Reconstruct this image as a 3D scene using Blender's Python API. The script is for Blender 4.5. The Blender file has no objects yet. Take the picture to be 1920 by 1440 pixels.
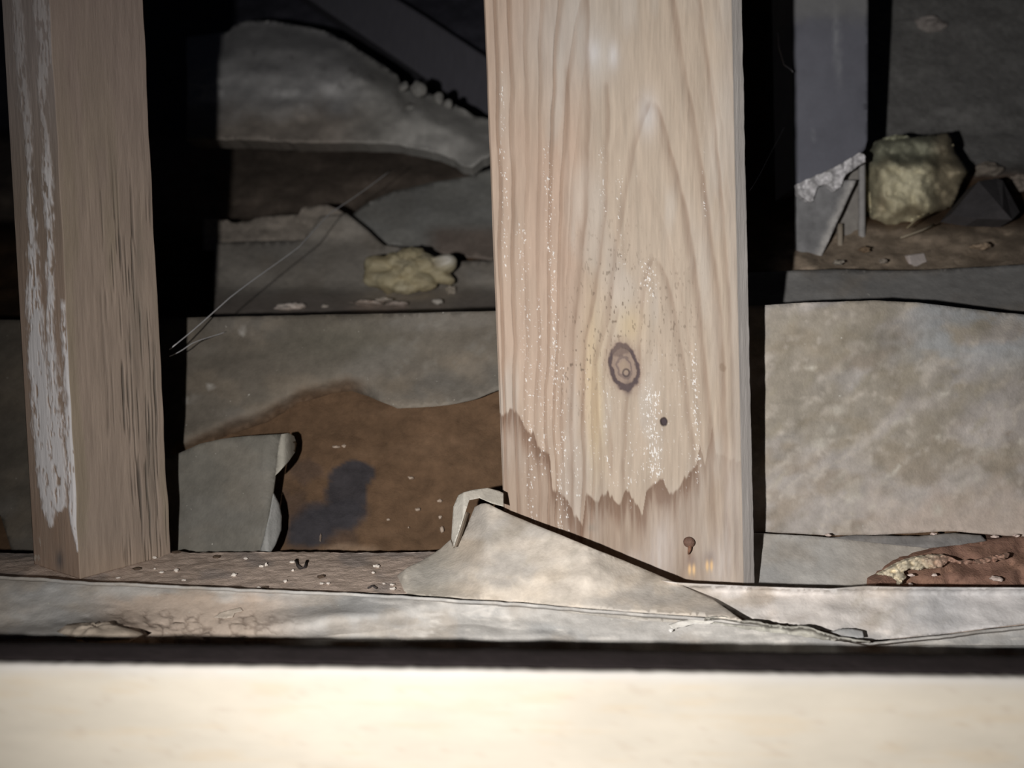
import bpy, bmesh, math, random
import numpy as np
from mathutils import Vector, noise as mnoise
from mathutils.geometry import delaunay_2d_cdt

# ------------------------------------------------------------------ camera, light, world
F = 1500.0            # focal length in pixels of the 1920 wide frame
CZ = 0.20             # camera height
sc = bpy.context.scene
col = sc.collection
cam = bpy.data.cameras.new('camera'); camo = bpy.data.objects.new('camera', cam); col.objects.link(camo)
camo.location = (0, 0, CZ); camo.rotation_euler = (math.pi/2, 0, 0)
cam.sensor_width = 36.0; cam.lens = 36.0*F/1920.0
cam.clip_start = 0.005; cam.clip_end = 20
cam.dof.use_dof = True; cam.dof.focus_distance = 0.30; cam.dof.aperture_fstop = 11.0
sc.camera = camo
w = bpy.data.worlds.new('dark'); sc.world = w; w.use_nodes = True
w.node_tree.nodes['Background'].inputs[0].default_value = (0.35, 0.4, 0.6, 1)
w.node_tree.nodes['Background'].inputs[1].default_value = 0.004
sc.view_settings.view_transform = 'Standard'; sc.view_settings.look = 'None'
sc.view_settings.gamma = 1.0; sc.view_settings.use_curve_mapping = False
sc.view_settings.exposure = 0.0

def P(px, py, d):
    return Vector(((px-960.0)/F*d, d, CZ-(py-720.0)/F*d))

# the hand torch: left of and below the lens
lt = bpy.data.lights.new('torch', 'SPOT'); lto = bpy.data.objects.new('torch', lt); col.objects.link(lto)
lto.location = (-0.050, 0.0, CZ-0.008)
lt.energy = 4.5; lt.color = (1.0, 0.965, 0.925); lt.shadow_soft_size = 0.0022
lt.spot_size = math.radians(158); lt.spot_blend = 1.0
_t = P(1750, 780, 0.30)
lto.rotation_euler = (Vector(_t)-Vector(lto.location)).to_track_quat('-Z', 'Y').to_euler()

# ------------------------------------------------------------------ noise and small helpers
random.seed(7)
def _h(ix, iy, seed):
    ix = ix.astype(np.int64); iy = iy.astype(np.int64)
    n = (ix*374761393 + iy*668265263 + seed*1442695041) & 0x7fffffff
    n = ((n ^ (n >> 13))*1274126177) & 0x7fffffff
    n = n ^ (n >> 16)
    return (n & 0xffff)/65535.0
def vn(x, y, seed=0):
    x = np.asarray(x, float); y = np.asarray(y, float)
    ix = np.floor(x); iy = np.floor(y); fx = x-ix; fy = y-iy
    fx = fx*fx*(3-2*fx); fy = fy*fy*(3-2*fy)
    a = _h(ix, iy, seed); b = _h(ix+1, iy, seed); c = _h(ix, iy+1, seed); d = _h(ix+1, iy+1, seed)
    return (a*(1-fx)+b*fx)*(1-fy)+(c*(1-fx)+d*fx)*fy
def fbm(x, y, seed=0, o=4):
    s = 0; a = .5; t = 0
    for k in range(o):
        s = s+a*vn(x*2**k+k*17.3, y*2**k-k*9.1, seed+k); t += a; a *= .5
    return s/t                                  # 0..1, mean .5
def ss(a, b, x): 
    t = np.clip((np.asarray(x, float)-a)/(b-a), 0, 1); return t*t*(3-2*t)
def mixc(c, k, m):                              # c (n,3), k colour, m mask
    return c*(1-m[:, None])+np.array(k)[None, :]*m[:, None]
def interp(pts, x):
    p = sorted(pts); return np.interp(x, [a for a, b in p], [b for a, b in p])
def gauss(px, py, x, y, sx, sy, rot=0):
    c, s = math.cos(rot), math.sin(rot); dx = px-x; dy = py-y
    u = dx*c+dy*s; v = -dx*s+dy*c
    return np.exp(-(u/sx)**2-(v/sy)**2)

# ------------------------------------------------------------------ materials
MATS = {}
def material(name, base=None, rough=.85, bump=((900, .3),), dist=.0006, var=.25, vscale=120, stretch=(1, 1, 1), spec=.25, speck=None):
    """attribute colour (or base) varied by procedural noise, procedural relief"""
    if name in MATS: return MATS[name]
    m = bpy.data.materials.new(name); m.use_nodes = True; nt = m.node_tree; N = nt.nodes; L = nt.links
    bs = N['Principled BSDF']; bs.inputs['Roughness'].default_value = rough
    bs.inputs['Specular IOR Level'].default_value = spec
    tc = N.new('ShaderNodeTexCoord'); mp = N.new('ShaderNodeMapping'); mp.inputs['Scale'].default_value = stretch
    L.new(tc.outputs['Object'], mp.inputs['Vector'])
    if base is None:
        at = N.new('ShaderNodeAttribute'); at.attribute_name = 'Col'; csrc = at.outputs['Color']
    else:
        rgb = N.new('ShaderNodeRGB'); rgb.outputs[0].default_value = (*base, 1); csrc = rgb.outputs[0]
    nz = N.new('ShaderNodeTexNoise'); nz.inputs['Scale'].default_value = vscale; nz.inputs['Detail'].default_value = 6
    nz.inputs['Roughness'].default_value = .65
    L.new(mp.outputs[0], nz.inputs['Vector'])
    mr = N.new('ShaderNodeMapRange'); mr.inputs[1].default_value = .25; mr.inputs[2].default_value = .75
    mr.inputs[3].default_value = 1-var; mr.inputs[4].default_value = 1+var
    L.new(nz.outputs['Fac'], mr.inputs[0])
    mx = N.new('ShaderNodeMix'); mx.data_type = 'RGBA'; mx.blend_type = 'MULTIPLY'; mx.inputs[0].default_value = 1
    L.new(csrc, mx.inputs[6]); L.new(mr.outputs[0], mx.inputs[7])
    out = mx.outputs[2]
    if speck:                                   # small pale dust specks
        sp, thr, scol = speck
        n2 = N.new('ShaderNodeTexNoise'); n2.inputs['Scale'].default_value = sp; n2.inputs['Detail'].default_value = 2
        L.new(mp.outputs[0], n2.inputs['Vector'])
        r2 = N.new('ShaderNodeMapRange'); r2.inputs[1].default_value = thr; r2.inputs[2].default_value = thr+.06
        L.new(n2.outputs['Fac'], r2.inputs[0])
        m2 = N.new('ShaderNodeMix'); m2.data_type = 'RGBA'; m2.inputs[7].default_value = (*scol, 1)
        L.new(r2.outputs[0], m2.inputs[0]); L.new(out, m2.inputs[6]); out = m2.outputs[2]
    L.new(out, bs.inputs['Base Color'])
    prev = None
    for s, st in bump:
        nb = N.new('ShaderNodeTexNoise'); nb.inputs['Scale'].default_value = s; nb.inputs['Detail'].default_value = 4
        L.new(mp.outputs[0], nb.inputs['Vector'])
        b = N.new('ShaderNodeBump'); b.inputs['Strength'].default_value = st; b.inputs['Distance'].default_value = dist
        L.new(nb.outputs['Fac'], b.inputs['Height'])
        if prev: L.new(prev, b.inputs['Normal'])
        prev = b.outputs['Normal']
    if prev: L.new(prev, bs.inputs['Normal'])
    MATS[name] = m; return m

M_WOOD = material('weathered_wood', var=.13, vscale=260, stretch=(1, 1, .12), bump=((700, .45), (2500, .2)), dist=.0004, rough=.8)
M_SHEET = material('dusty_plastic_sheet', var=.2, vscale=190, bump=((160, .12), (900, .35)), dist=.0005, rough=.75, speck=(420, .74, (.62, .60, .54)))
M_DIRT = material('dry_dirt', var=.28, vscale=160, bump=((350, .6), (1500, .5)), dist=.0008, rough=.95)
M_FOAM = material('expanding_foam', var=.12, vscale=140, bump=((420, .35),), dist=.0008, rough=.6, spec=.35)
M_BOARD = material('pale_board', var=.07, vscale=90, stretch=(.35, 1, 1), bump=((200, .25),), dist=.0004, rough=.7)
M_DUST = material('dusty_plate', var=.16, vscale=240, bump=((900, .6), (2600, .4)), dist=.0005, rough=.95)

# ------------------------------------------------------------------ object building
def tag(o, label=None, cat=None, group=None, kind=None):
    if label: o['label'] = label
    if cat: o['category'] = cat
    if group: o['group'] = group
    if kind: o['kind'] = kind
    return o
def make(name, V, Fs, mat, cols=None, parent=None, smooth=True, origin=None, nsm=None):
    V = np.asarray(V, float)
    if parent is not None: o0 = np.array(parent['_o'])
    elif origin is not None: o0 = np.array(origin)
    else: o0 = np.array([(V[:, 0].min()+V[:, 0].max())/2, (V[:, 1].min()+V[:, 1].max())/2, V[:, 2].min()])
    me = bpy.data.meshes.new(name); me.from_pydata((V-o0).tolist(), [], Fs); me.update()
    me.materials.append(mat)
    if cols is not None:
        ca = me.color_attributes.new('Col', 'FLOAT_COLOR', 'POINT')
        c4 = np.ones((len(V), 4), np.float32); c4[:, :3] = np.clip(cols, 0.004, .95)
        ca.data.foreach_set('color', c4.ravel())
    me.polygons.foreach_set('use_smooth', [smooth]*len(me.polygons) if nsm is None else [i < nsm for i in range(len(me.polygons))])
    bm = bmesh.new(); bm.from_mesh(me); bmesh.ops.recalc_face_normals(bm, faces=bm.faces); bm.to_mesh(me); bm.free()
    o = bpy.data.objects.new(name, me); col.objects.link(o)
    if parent is not None: o.parent = parent
    else: o.location = o0; 
    o['_o'] = [float(a) for a in o0]
    return o
def empty(name, loc):
    o = bpy.data.objects.new(name, None); col.objects.link(o); o.location = loc; o['_o'] = [float(a) for a in loc]
    o.empty_display_size = .01
    return o
def resample(poly, step, jag=0, seed=0, closed=True):
    out = []; n = len(poly); k = 0
    for i in range(n if closed else n-1):
        a = poly[i]; b = poly[(i+1) % n]; L = math.hypot(b[0]-a[0], b[1]-a[1]); m = max(1, int(L/step))
        for j in range(m):
            t = j/m; x = a[0]+(b[0]-a[0])*t; y = a[1]+(b[1]-a[1])*t
            if jag and j:
                nx, ny = -(b[1]-a[1])/L, (b[0]-a[0])/L
                r = (float(fbm(np.array(k*.37), np.array(seed*3.3), seed, 3))-.5)*2*jag
                x += nx*r; y += ny*r
            out.append((x, y)); k += 1
    return out
def sheet(name, poly, depth, colfn, mat, thick=.0008, step=8, jag=.6, seed=1, parent=None, disp=None):
    """a real sheet: outline given in the frame, own depth for every point, own thickness"""
    bpts = resample(poly, step, jag, seed); nb = len(bpts)
    xs = [p[0] for p in bpts]; ys = [p[1] for p in bpts]
    pts = [Vector(p) for p in bpts]
    r = random.Random(seed)
    gx = np.arange(min(xs), max(xs), step); gy = np.arange(min(ys), max(ys), step)
    B = np.array(bpts); X1 = B[:, 0]; Y1 = B[:, 1]; X2 = np.roll(X1, -1); Y2 = np.roll(Y1, -1)
    GX, GY = np.meshgrid(gx, gy); GX = GX.ravel(); GY = GY.ravel()
    rs = np.random.RandomState(seed); GX = GX+rs.uniform(-.3, .3, GX.shape)*step; GY = GY+rs.uniform(-.3, .3, GY.shape)*step
    ins = np.zeros(len(GX), bool); dmin = np.full(len(GX), 1e9)
    for i in range(nb):
        c = ((Y1[i] > GY) != (Y2[i] > GY))
        with np.errstate(divide='ignore', invalid='ignore'):
            xc = (X2[i]-X1[i])*(GY-Y1[i])/(Y2[i]-Y1[i]+1e-12)+X1[i]
        ins ^= (c & (GX < xc)); dmin = np.minimum(dmin, (GX-X1[i])**2+(GY-Y1[i])**2)
    keep = ins & (dmin > (step*.45)**2)
    pts += [Vector((x, y)) for x, y in zip(GX[keep], GY[keep])]
    res = delaunay_2d_cdt(pts, [(i, (i+1) % nb) for i in range(nb)], [], 1, 1e-4)
    v2 = np.array([(v.x, v.y) for v in res[0]]); tris = [tuple(f) for f in res[2]]
    px = v2[:, 0]; py = v2[:, 1]; d = depth(px, py)
    V = np.stack([(px-960)/F*d, d, CZ-(py-720)/F*d], 1)
    if disp is not None: V = V+disp(px, py)
    n = len(V); V2 = V+np.array([0, thick, 0])[None, :]
    cnt = {}
    for f in tris:
        for a, b in ((f[0], f[1]), (f[1], f[2]), (f[2], f[0])):
            k = (min(a, b), max(a, b)); cnt[k] = cnt.get(k, 0)+1
    Fs = list(tris)+[(c+n, b+n, a+n) for a, b, c in tris]
    for (a, b), k in cnt.items():
        if k == 1: Fs.append((a, b, b+n, a+n))
    C = colfn(px, py); C = np.concatenate([C, C], 0)
    return make(name, np.concatenate([V, V2], 0), Fs, mat, C, parent, nsm=2*len(tris))
def grid_faces(nr, nc, wrap=False):
    Fs = []
    for r in range(nr-1):
        for c in range(nc-1 if not wrap else nc):
            c2 = (c+1) % nc
            Fs.append((r*nc+c, r*nc+c2, (r+1)*nc+c2, (r+1)*nc+c))
    return Fs
def blob(name, lobes, colr, mat, sub=4, rough=.0015, nscale=120, parent=None, seed=0, cvar=.2, colfn=None, pw=16.0):
    """star-shaped union of lobes [(centre, radius or (rx,ry,rz))] with noisy relief"""
    bm = bmesh.new(); bmesh.ops.create_icosphere(bm, subdivisions=sub, radius=1)
    U = np.array([v.co[:] for v in bm.verts]); Fs = [tuple(v.index for v in f.verts) for f in bm.faces]; bm.free()
    C0 = np.array(lobes[0][0])
    R = np.zeros(len(U))
    for c, r in lobes:
        r = np.array(r if hasattr(r, '__len__') else (r, r, r), float)
        o = (C0-np.array(c))/r; u = U/r[None, :]
        a = (u**2).sum(1); b = 2*(u*o[None, :]).sum(1); cc = (o**2).sum()-1
        disc = b*b-4*a*cc; t = np.where(disc > 0, (-b+np.sqrt(np.maximum(disc, 0)))/(2*a), 0)
        R = R+np.maximum(t, 0)**pw
    R = R**(1/pw)
    V = C0+U*R[:, None]
    D = np.array([mnoise.fractal(Vector(v)*nscale+Vector((seed*7.7, 0, 0)), 1.0, 2.0, 4) for v in V])
    D2 = np.array([abs(mnoise.noise(Vector(v)*nscale*2.7+Vector((seed*3.1, 5, 1)))) for v in V])
    V = V+U*(D*rough-(D2 < .09)*(.09-D2)*rough*2.2+D2*rough*.25)[:, None]
    Cc = np.array(colr)[None, :]*(1+np.clip(D, -1, 1)*cvar)[:, None]
    if colfn is not None: Cc = colfn(V, Cc)
    return make(name, V, Fs, mat, Cc, parent)
def tube(name, pts, r, mat, colr, parent=None, n=5, smooth=True):
    V = []; Fs = []; m = len(pts)
    for i, p in enumerate(pts):
        p = Vector(p); a = Vector(pts[max(i-1, 0)]); b = Vector(pts[min(i+1, m-1)]); t = (b-a).normalized()
        s = t.cross(Vector((0.13, .97, .2))).normalized(); q = t.cross(s)
        rr = r[i] if hasattr(r, '__len__') else r
        for k in range(n):
            an = 2*math.pi*k/n; V.append(p+(s*math.cos(an)+q*math.sin(an))*rr)
    Fs = grid_faces(m, n, True); Fs.append(tuple(range(n-1, -1, -1))); Fs.append(tuple((m-1)*n+k for k in range(n)))
    return make(name, [v[:] for v in V], Fs, mat, np.tile(np.array(colr), (len(V), 1)), parent, smooth)
def proj(V):
    V = np.asarray(V); return V[:, 0]/V[:, 1]*F+960, 720-(V[:, 2]-CZ)/V[:, 1]*F

# ------------------------------------------------------------------ albedos
SHEET = (.265, .252, .222); SHEETB = (.33, .335, .34); BROWN = (.140, .085, .050); DUSTC = (.59, .475, .40)
WOODC = (.47, .39, .315)

# ------------------------------------------------------------------ setting: ground slab, slope, bank, far wall
def box(name, x0, x1, y0, y1, z0, z1, mat, colr, seg=(1, 1, 1), rough=0, parent=None, seed=0):
    bm = bmesh.new(); bmesh.ops.create_cube(bm, size=1)
    bmesh.ops.subdivide_edges(bm, edges=bm.edges[:], cuts=seg[0], use_grid_fill=True)
    for v in bm.verts:
        v.co.x = x0+(v.co.x+.5)*(x1-x0); v.co.y = y0+(v.co.y+.5)*(y1-y0); v.co.z = z0+(v.co.z+.5)*(z1-z0)
    V = np.array([v.co[:] for v in bm.verts]); Fs = [tuple(v.index for v in f.verts) for f in bm.faces]; bm.free()
    if rough:
        V += np.array([[mnoise.noise(Vector(v)*20+Vector((k*9.1+seed, 0, 0))) for k in range(3)] for v in V])*rough
    return make(name, V, Fs, mat, np.tile(np.array(colr), (len(V), 1)), parent, smooth=False)

ZF = CZ-0.0735                                  # top of the plate
o = box('floor', -1.2, 1.6, .05, 1.5, ZF-.16, ZF-.12, M_DIRT, BROWN, (6, 6, 6)); tag(o, 'bare brown dirt ground of the crawl space', kind='structure')
o = box('wall_back', -1.2, 1.6, 1.46, 1.5, ZF-.14, CZ+1.0, M_DIRT, (.06, .06, .07), (6, 6, 6)); tag(o, 'dark far wall of the crawl space', kind='structure')

LP = [(700, .52), (640, .575), (590, .62), (450, .68), (432, .70), (415, .78), (330, .83), (262, .90), (240, .97), (0, 1.10), (-250, 1.25)]
RP = [(700, .385), (600, .405), (560, .425), (505, .440), (470, .460), (430, .485), (350, .56), (250, .60), (0, .66), (-250, .74)]
def slope_depth(px, py):
    t = ss(1000, 1400, px)
    return interp(LP, py)*(1-t)+interp(RP, py)*t
def build_slope():
    xs = np.linspace(-420, 2350, 260); ys = np.linspace(700, -250, 150)
    X, Y = np.meshgrid(xs, ys); px = X.ravel(); py = Y.ravel()
    d = slope_depth(px, py)+(fbm(px/60, py/40, 3, 5)-.5)*.03*(1-.7*ss(1450, 1550, px)*ss(340, 300, py))+(fbm(px/14, py/11, 5, 3)-.5)*.008*(1-.9*ss(1450, 1550, px)*ss(340, 300, py))
    V = np.stack([(px-960)/F*d, d, CZ-(py-720)/F*d], 1)
    C = np.tile(np.array(BROWN)*.8, (len(px), 1))
    C = C*(0.75+.5*fbm(px/40, py/30, 8, 4))[:, None]
    # far right: grey green membrane colour, paler soil in front
    C = mixc(C, (.29, .285, .28), ss(1420, 1500, px)*ss(345, 300, py))
    C = mixc(C, (.43, .345, .265), ss(1420, 1500, px)*ss(410, 440, py)*.9)
    C = mixc(C, (.15, .15, .19), ss(1100, 1000, px)*ss(262, 230, py))
    C = mixc(C, (.29, .235, .195), ss(1100, 1000, px)*ss(240, 275, py)*ss(425, 405, py))
    C = C*(0.85+.3*fbm(px/12, py/12, 9, 3))[:, None]
    n = len(V); V2 = V+np.array([0, .05, -.03])
    Fs = grid_faces(150, 260)
    o = make('dirt_slope', V, Fs, M_DIRT, C)
    tag(o, 'rising slope of brown dirt behind the posts', kind='structure')
build_slope()

def bank_depth(px, py):                          # bank right behind the posts
    lo = interp([(-300, .375), (60, .372), (330, .343), (960, .346), (1100, .340), (1420, .333), (1920, .330), (2250, .33)], px)
    hi = interp([(-300, .46), (60, .44), (330, .415), (960, .385), (1100, .355), (1420, .341), (1920, .345), (2250, .35)], px)
    t = np.clip((1040-py)/(1040-580), -.3, 1.2)
    return lo+(hi-lo)*t
def bank_top(px): return interp([(-300, 600), (330, 598), (940, 590), (1200, 575), (1436, 580), (1640, 572), (1800, 586), (1920, 600), (2250, 630)], px)
def build_bank():
    xs = np.linspace(-300, 2250, 320); rows = 130
    V = []; C = []
    t = np.linspace(0, 1, rows)
    X, T = np.meshgrid(xs, t); px = X.ravel(); tt = T.ravel()
    py = bank_top(px)+6+tt*(1150-bank_top(px))
    d = bank_depth(px, py)+.007+(fbm(px/70, py/70, 21, 4)-.5)*.006+(fbm(px/12, py/12, 22, 3)-.5)*.0016
    Vf = np.stack([(px-960)/F*d, d, CZ-(py-720)/F*d], 1)
    c = np.tile(np.array(BROWN), (len(px), 1))*(.8+.4*fbm(px/90, py/45, 23, 4))[:, None]
    c = mixc(c, (.185, .115, .070), ss(.5, .8, fbm(px/140, py/25, 24, 3))*.5)
    # tar stain left on the dirt
    q = fbm(px/22, py/22, 31, 4)-.5
    def ell(x, y, a, b, rot=0):
        cs, sn = math.cos(rot), math.sin(rot); dx = px-x; dy = py-y
        return np.sqrt(((dx*cs+dy*sn)/a)**2+((-dx*sn+dy*cs)/b)**2)
    e1 = np.minimum(ell(660, 892, 42, 28, -.1), ell(652, 925, 38, 44)); e2 = np.minimum(ell(592, 988, 58, 38, -.5), ell(640, 962, 46, 36, -.6))
    m = np.maximum(ss(1.12, .9, e1+q*.35)*.92, ss(1.3, .75, e2+q*.7)*.95)
    c = mixc(c, (.045, .044, .052), m)
    m2 = ss(1.25, .5, ell(575, 885, 34, 20)+q*2.0)*.5+ss(1.3, .6, ell(545, 945, 25, 30)+q*1.6)*.45+ss(1.3, .6, ell(640, 1015, 40, 22)+q*1.8)*.4
    c = mixc(c, (.07, .05, .045), np.clip(m2, 0, 1))
    c = mixc(c, (.36, .25, .17), ss(1.2, .4, ell(650, 1032, 60, 16)+q)*.5)
    n = len(Vf); nc = len(xs)
    top = Vf[:nc]+np.array([0, .03, -.002]); back = Vf[-nc:]+np.array([0, .07, -.02]); topb = Vf[:nc]*1.0; topb = top+np.array([0, .02, -.03])
    V = np.concatenate([back, topb, top, Vf], 0); C = np.concatenate([c[-nc:], c[:nc], c[:nc], c], 0)
    o = make('dirt_bank', V, grid_faces(rows+3, nc), M_DIRT, C)
    tag(o, 'brown dirt bank rising close behind the wooden posts', kind='structure')
build_bank()

# ------------------------------------------------------------------ sole plate
def floor_d(py, h): return h*F/(py-720.0)
def plate_d(py): return .1097*F/(py-720.0+.135*F)-.0006
def build_plate():
    # top surface from front edge to rear edge, then faces
    xs = np.linspace(-300, 2250, 420); ds = np.linspace(.277, .318, 70); h = .0735
    Xp, D = np.meshgrid(xs, ds); d = D.ravel(); d = .277+(d-.277)*(1-.97*ss(900, 1150, Xp.ravel())); X = ((Xp.ravel()-960)/F*.30)
    Z = CZ-(.0722-(d-.278)*.135)+(fbm(X*60, d*60, 41, 4)-.5)*.0012+(fbm(X*400, d*400, 42, 3)-.5)*.0007
    d = d+np.where(D.ravel() > .317, (fbm(X*300, d*0, 43, 3)-.5)*.003, 0)
    V = np.stack([X, d, Z], 1); px, py = proj(V)
    c = np.tile(np.array(DUSTC), (len(V), 1))*(.82+.36*fbm(px/70, py/18, 44, 4))[:, None]
    c = mixc(c, (.30, .27, .26), ss(.5, .72, fbm(px/60, py/22, 45, 3))*.6)
    c = mixc(c, (.24, .19, .15), ss(.62, .8, fbm(px/16, py/9, 46, 3))*.4)
    nc = len(xs)
    f0 = V[:nc].copy(); f0[:, 2] -= .038; b0 = V[-nc:].copy(); b0[:, 2] -= .038
    V = np.concatenate([f0, V, b0], 0); C = np.concatenate([c[:nc], c, c[-nc:]], 0)
    Fs = grid_faces(72, nc)
    for k in range(nc-1): Fs.append((k, k+1, 71*nc+k+1, 71*nc+k))
    o = make('sole_plate', V, Fs, M_DUST, C)
    tag(o, 'dusty brown wooden sole plate under the two posts', 'plate')
build_plate()

# ------------------------------------------------------------------ posts
def grain_specks(px, py, seed): return fbm(px/2.6, py/5.0, seed, 2)
def post_center():
    root = empty('wooden_post', P(1180, 1090, .31)); tag(root, 'wide pale pine post with dark knot in the middle', 'post', 'wooden posts')
    TL = P(905, 0, .303); TR = P(1371, 0, .286); BL = P(948, 1078, .313); BR = P(1394, 1097, .295)
    T2 = P(1391, 0, .2895); B2 = P(1415, 1096, .2990)
    ext = -.33                                   # carries on above the frame
    TL, TR, T2 = [b+(a-b)*(1-ext) for a, b in ((TL, BL), (TR, BR), (T2, B2))]
    nf = 360; nr = 1000
    sv = np.linspace(0, 1, nr)[:, None]
    def lerp(a, b): return np.array(a)[None, :]*(1-sv)+np.array(b)[None, :]*sv     # nr,3
    L = lerp(TL, BL); R = lerp(TR, BR); R2 = lerp(T2, B2)
    nrm = np.cross(np.array(TR-TL), np.array(BL-TL)); nrm /= np.linalg.norm(nrm)
    if nrm[1] > 0: nrm = -nrm
    bk = -nrm*.026
    t = np.linspace(0, 1, nf)
    FR = L[:, None, :]*(1-t)[None, :, None]+R[:, None, :]*t[None, :, None]
    V = FR.reshape(-1, 3); px, py = proj(V); T = np.tile(t, nr)
    xr = T*460; yy = py
    # growth ring field
    wx = xr+(fbm(xr/90, yy/160, 51, 3)-.5)*16
    kx, ky = px-1170, py-690
    wx = wx-30*np.tanh((kx+4)/22)*np.exp(-(kx/75)**2-(ky/120)**2)
    x0 = 292-.045*(yy-500)*0
    dx = wx-x0
    tau = np.where(dx < 0, .30*np.exp(-(dx/130)**2)+.012, .26*np.exp(-(dx/110)**2)+.055)
    phi = np.sqrt(dx**2+20**2)-tau*(yy-250)
    ph = np.where(phi < 110, phi/46, 110/46+(phi-110)/25.)+(fbm(xr/120, yy/240, 52, 2)-.5)*.5
    fr = ph-np.floor(ph)
    line = ss(.55, .88, fr)*ss(1.0, .93, fr)
    idx = np.floor(ph); amp = .35+.65*_h(idx, idx*0, 77)
    left = ss(-60, -160, dx)
    right_ = ss(40, 110, dx)
    line = line*amp*(.16+1.0*left+.12*right_)*(.7+.6*fbm(px/20, py/130, 66, 3))
    fib = fbm(px/3.2, py/60, 53, 3)
    c = np.tile(np.array(WOODC), (len(V), 1))*(.88+.24*fib)[:, None]
    c = mixc(c, (.50, .335, .26), (left*ss(900, 200, np.abs(yy-350))*.38)*(.5+fbm(px/60, py/160, 54, 3)))
    c = mixc(c, (.52, .47, .42), ss(.5, .75, fbm(px/45, py/190, 55, 3))*.55)
    c = mixc(c, (.49, .46, .43), gauss(px, py, 1060, 60, 90, 110)*.6+gauss(px, py, 1120, 110, 25, 55)*.5)
    c = mixc(c, (.62, .60, .60), np.clip(gauss(px, py, 1112, 98, 12, 22)+gauss(px, py, 1150, 105, 10, 25)+gauss(px, py, 1215, 215, 18, 38)*.9, 0, 1)*.75)
    c = mixc(c, (.62, .48, .26), np.clip(gauss(px, py, 1112, 690, 20, 130)*.38+gauss(px, py, 1180, 610, 26, 34)*.42+gauss(px, py, 1120, 820, 14, 90)*.3, 0, 1))
    c = mixc(c, (.27, .185, .135), np.clip(line*.6, 0, 1))
    GL = [([(185, 1222), (225, 1205), (280, 1190), (370, 1172), (450, 1160), (520, 1150), (600, 1140), (680, 1116), (760, 1120), (880, 1128), (980, 1130)], 5, .55),
          ([(188, 1228), (240, 1246), (300, 1262), (390, 1285), (470, 1300), (560, 1310), (650, 1318), (760, 1330), (860, 1336), (1080, 1345)], 6, .75),
          ([(-400, 1220), (0, 1263), (110, 1280), (220, 1300), (330, 1318), (420, 1330), (520, 1344), (600, 1351), (720, 1358), (1090, 1368)], 6, .8),
          ([(-400, 1290), (0, 1312), (150, 1332), (300, 1347), (420, 1358), (540, 1367), (700, 1374), (1090, 1384)], 4, .65),
          ([(-300, 1096), (170, 1104), (300, 1102), (400, 1099), (500, 1089), (620, 1074), (800, 1072), (1080, 1076)], 5, .7),
          ([(150, 1140), (240, 1140), (380, 1137), (480, 1127), (560, 1114), (640, 1096), (760, 1094), (1000, 1100)], 4.5, .65),
          ([(480, 1226), (520, 1212), (580, 1203), (650, 1199), (735, 1200)], 4, .55), ([(484, 1232), (520, 1250), (580, 1263), (660, 1278), (740, 1290), (820, 1298), (900, 1306)], 5, .6),
          ([(575, 1160), (620, 1150), (660, 1136), (720, 1132), (780, 1142), (900, 1150)], 3.5, .5), ([(735, 1178), (790, 1174), (880, 1170), (960, 1172)], 3.5, .6),
          ([(120, 1066), (300, 1066), (500, 1058), (700, 1052), (1000, 1056)], 4, .5)]
    ex = np.zeros(len(V))
    for pts_, w_, a_ in GL:
        y0, y1 = pts_[0][0], pts_[-1][0]
        gx = interp(pts_, yy)+(fbm(yy/40, yy*0, 67, 2)-.5)*4
        ddx_ = px-gx; prof = np.where(ddx_ < 0, np.exp(-(ddx_/(w_*1.7))**2), np.exp(-(ddx_/(w_*.6))**2))
        ex = np.maximum(ex, a_*prof*ss(y0-4, y0+14, yy)*ss(y1+10, y1-30, yy))
    ex = ex*(.55+.9*(fbm(px/8, py/55, 68, 3)-.1))
    c = mixc(c, (.25, .17, .125), np.clip(ex*.75, 0, .85)); line = np.maximum(line, ex*.8)
    # grey edge at the right
    c = mixc(c, (.40, .36, .33), ss(.955, .985, T)*.4)
    # dark fine checks
    dk = ss(.70, .80, fbm(px/3.0, py/9, 56, 2))*np.clip(gauss(px, py, 1150, 560, 60, 130)+gauss(px, py, 1080, 680, 30, 90)*1.2+gauss(px, py, 1260, 600, 50, 100)*.7, 0, 1)
    c = mixc(c, (.16, .12, .09), dk*.8)
    # damp stain with a jagged upper edge
    SB = [(930, 778), (962, 765), (975, 780), (985, 802), (1000, 812), (1008, 835), (1030, 850), (1036, 915), (1060, 930), (1075, 960), (1092, 985), (1099, 925), (1120, 940), (1127, 928), (1140, 922), (1160, 945), (1175, 915), (1205, 962), (1212, 918), (1226, 905), (1241, 896), (1255, 920), (1262, 925), (1290, 888), (1306, 872), (1312, 830), (1322, 870), (1336, 800), (1342, 850), (1372, 860), (1420, 870)]
    yb = interp(SB, px)+(fbm(px/4, py/30, 57, 2)-.5)*14
    below = yy-yb
    st = ss(-2, 6, below)*(.30+.70*ss(70, 0, below))*(.35+1.3*(fbm(px/5, py/70, 58, 3)-.2))
    st = np.maximum(st, .9*gauss(px, py, 1240, 925, 16, 30)*ss(-2, 5, below)); st = np.maximum(st, .8*gauss(px, py, 1208, 960, 7, 50)*ss(-2, 5, below)); st = np.maximum(st, .7*gauss(px, py, 1160, 960, 8, 40)*ss(-2, 5, below)); st = np.maximum(st, .7*gauss(px, py, 1308, 900, 6, 40)*ss(-2, 5, below))
    fade = interp([(930, .8), (1040, .85), (1200, 1), (1300, .9), (1330, .3), (1420, .15)], px)
    c = mixc(c, (.17, .10, .066), np.clip(st*fade*1.35, 0, .85))
    c = mixc(c, (.36, .26, .205), ss(0, 40, below)*fade*.25)
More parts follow.
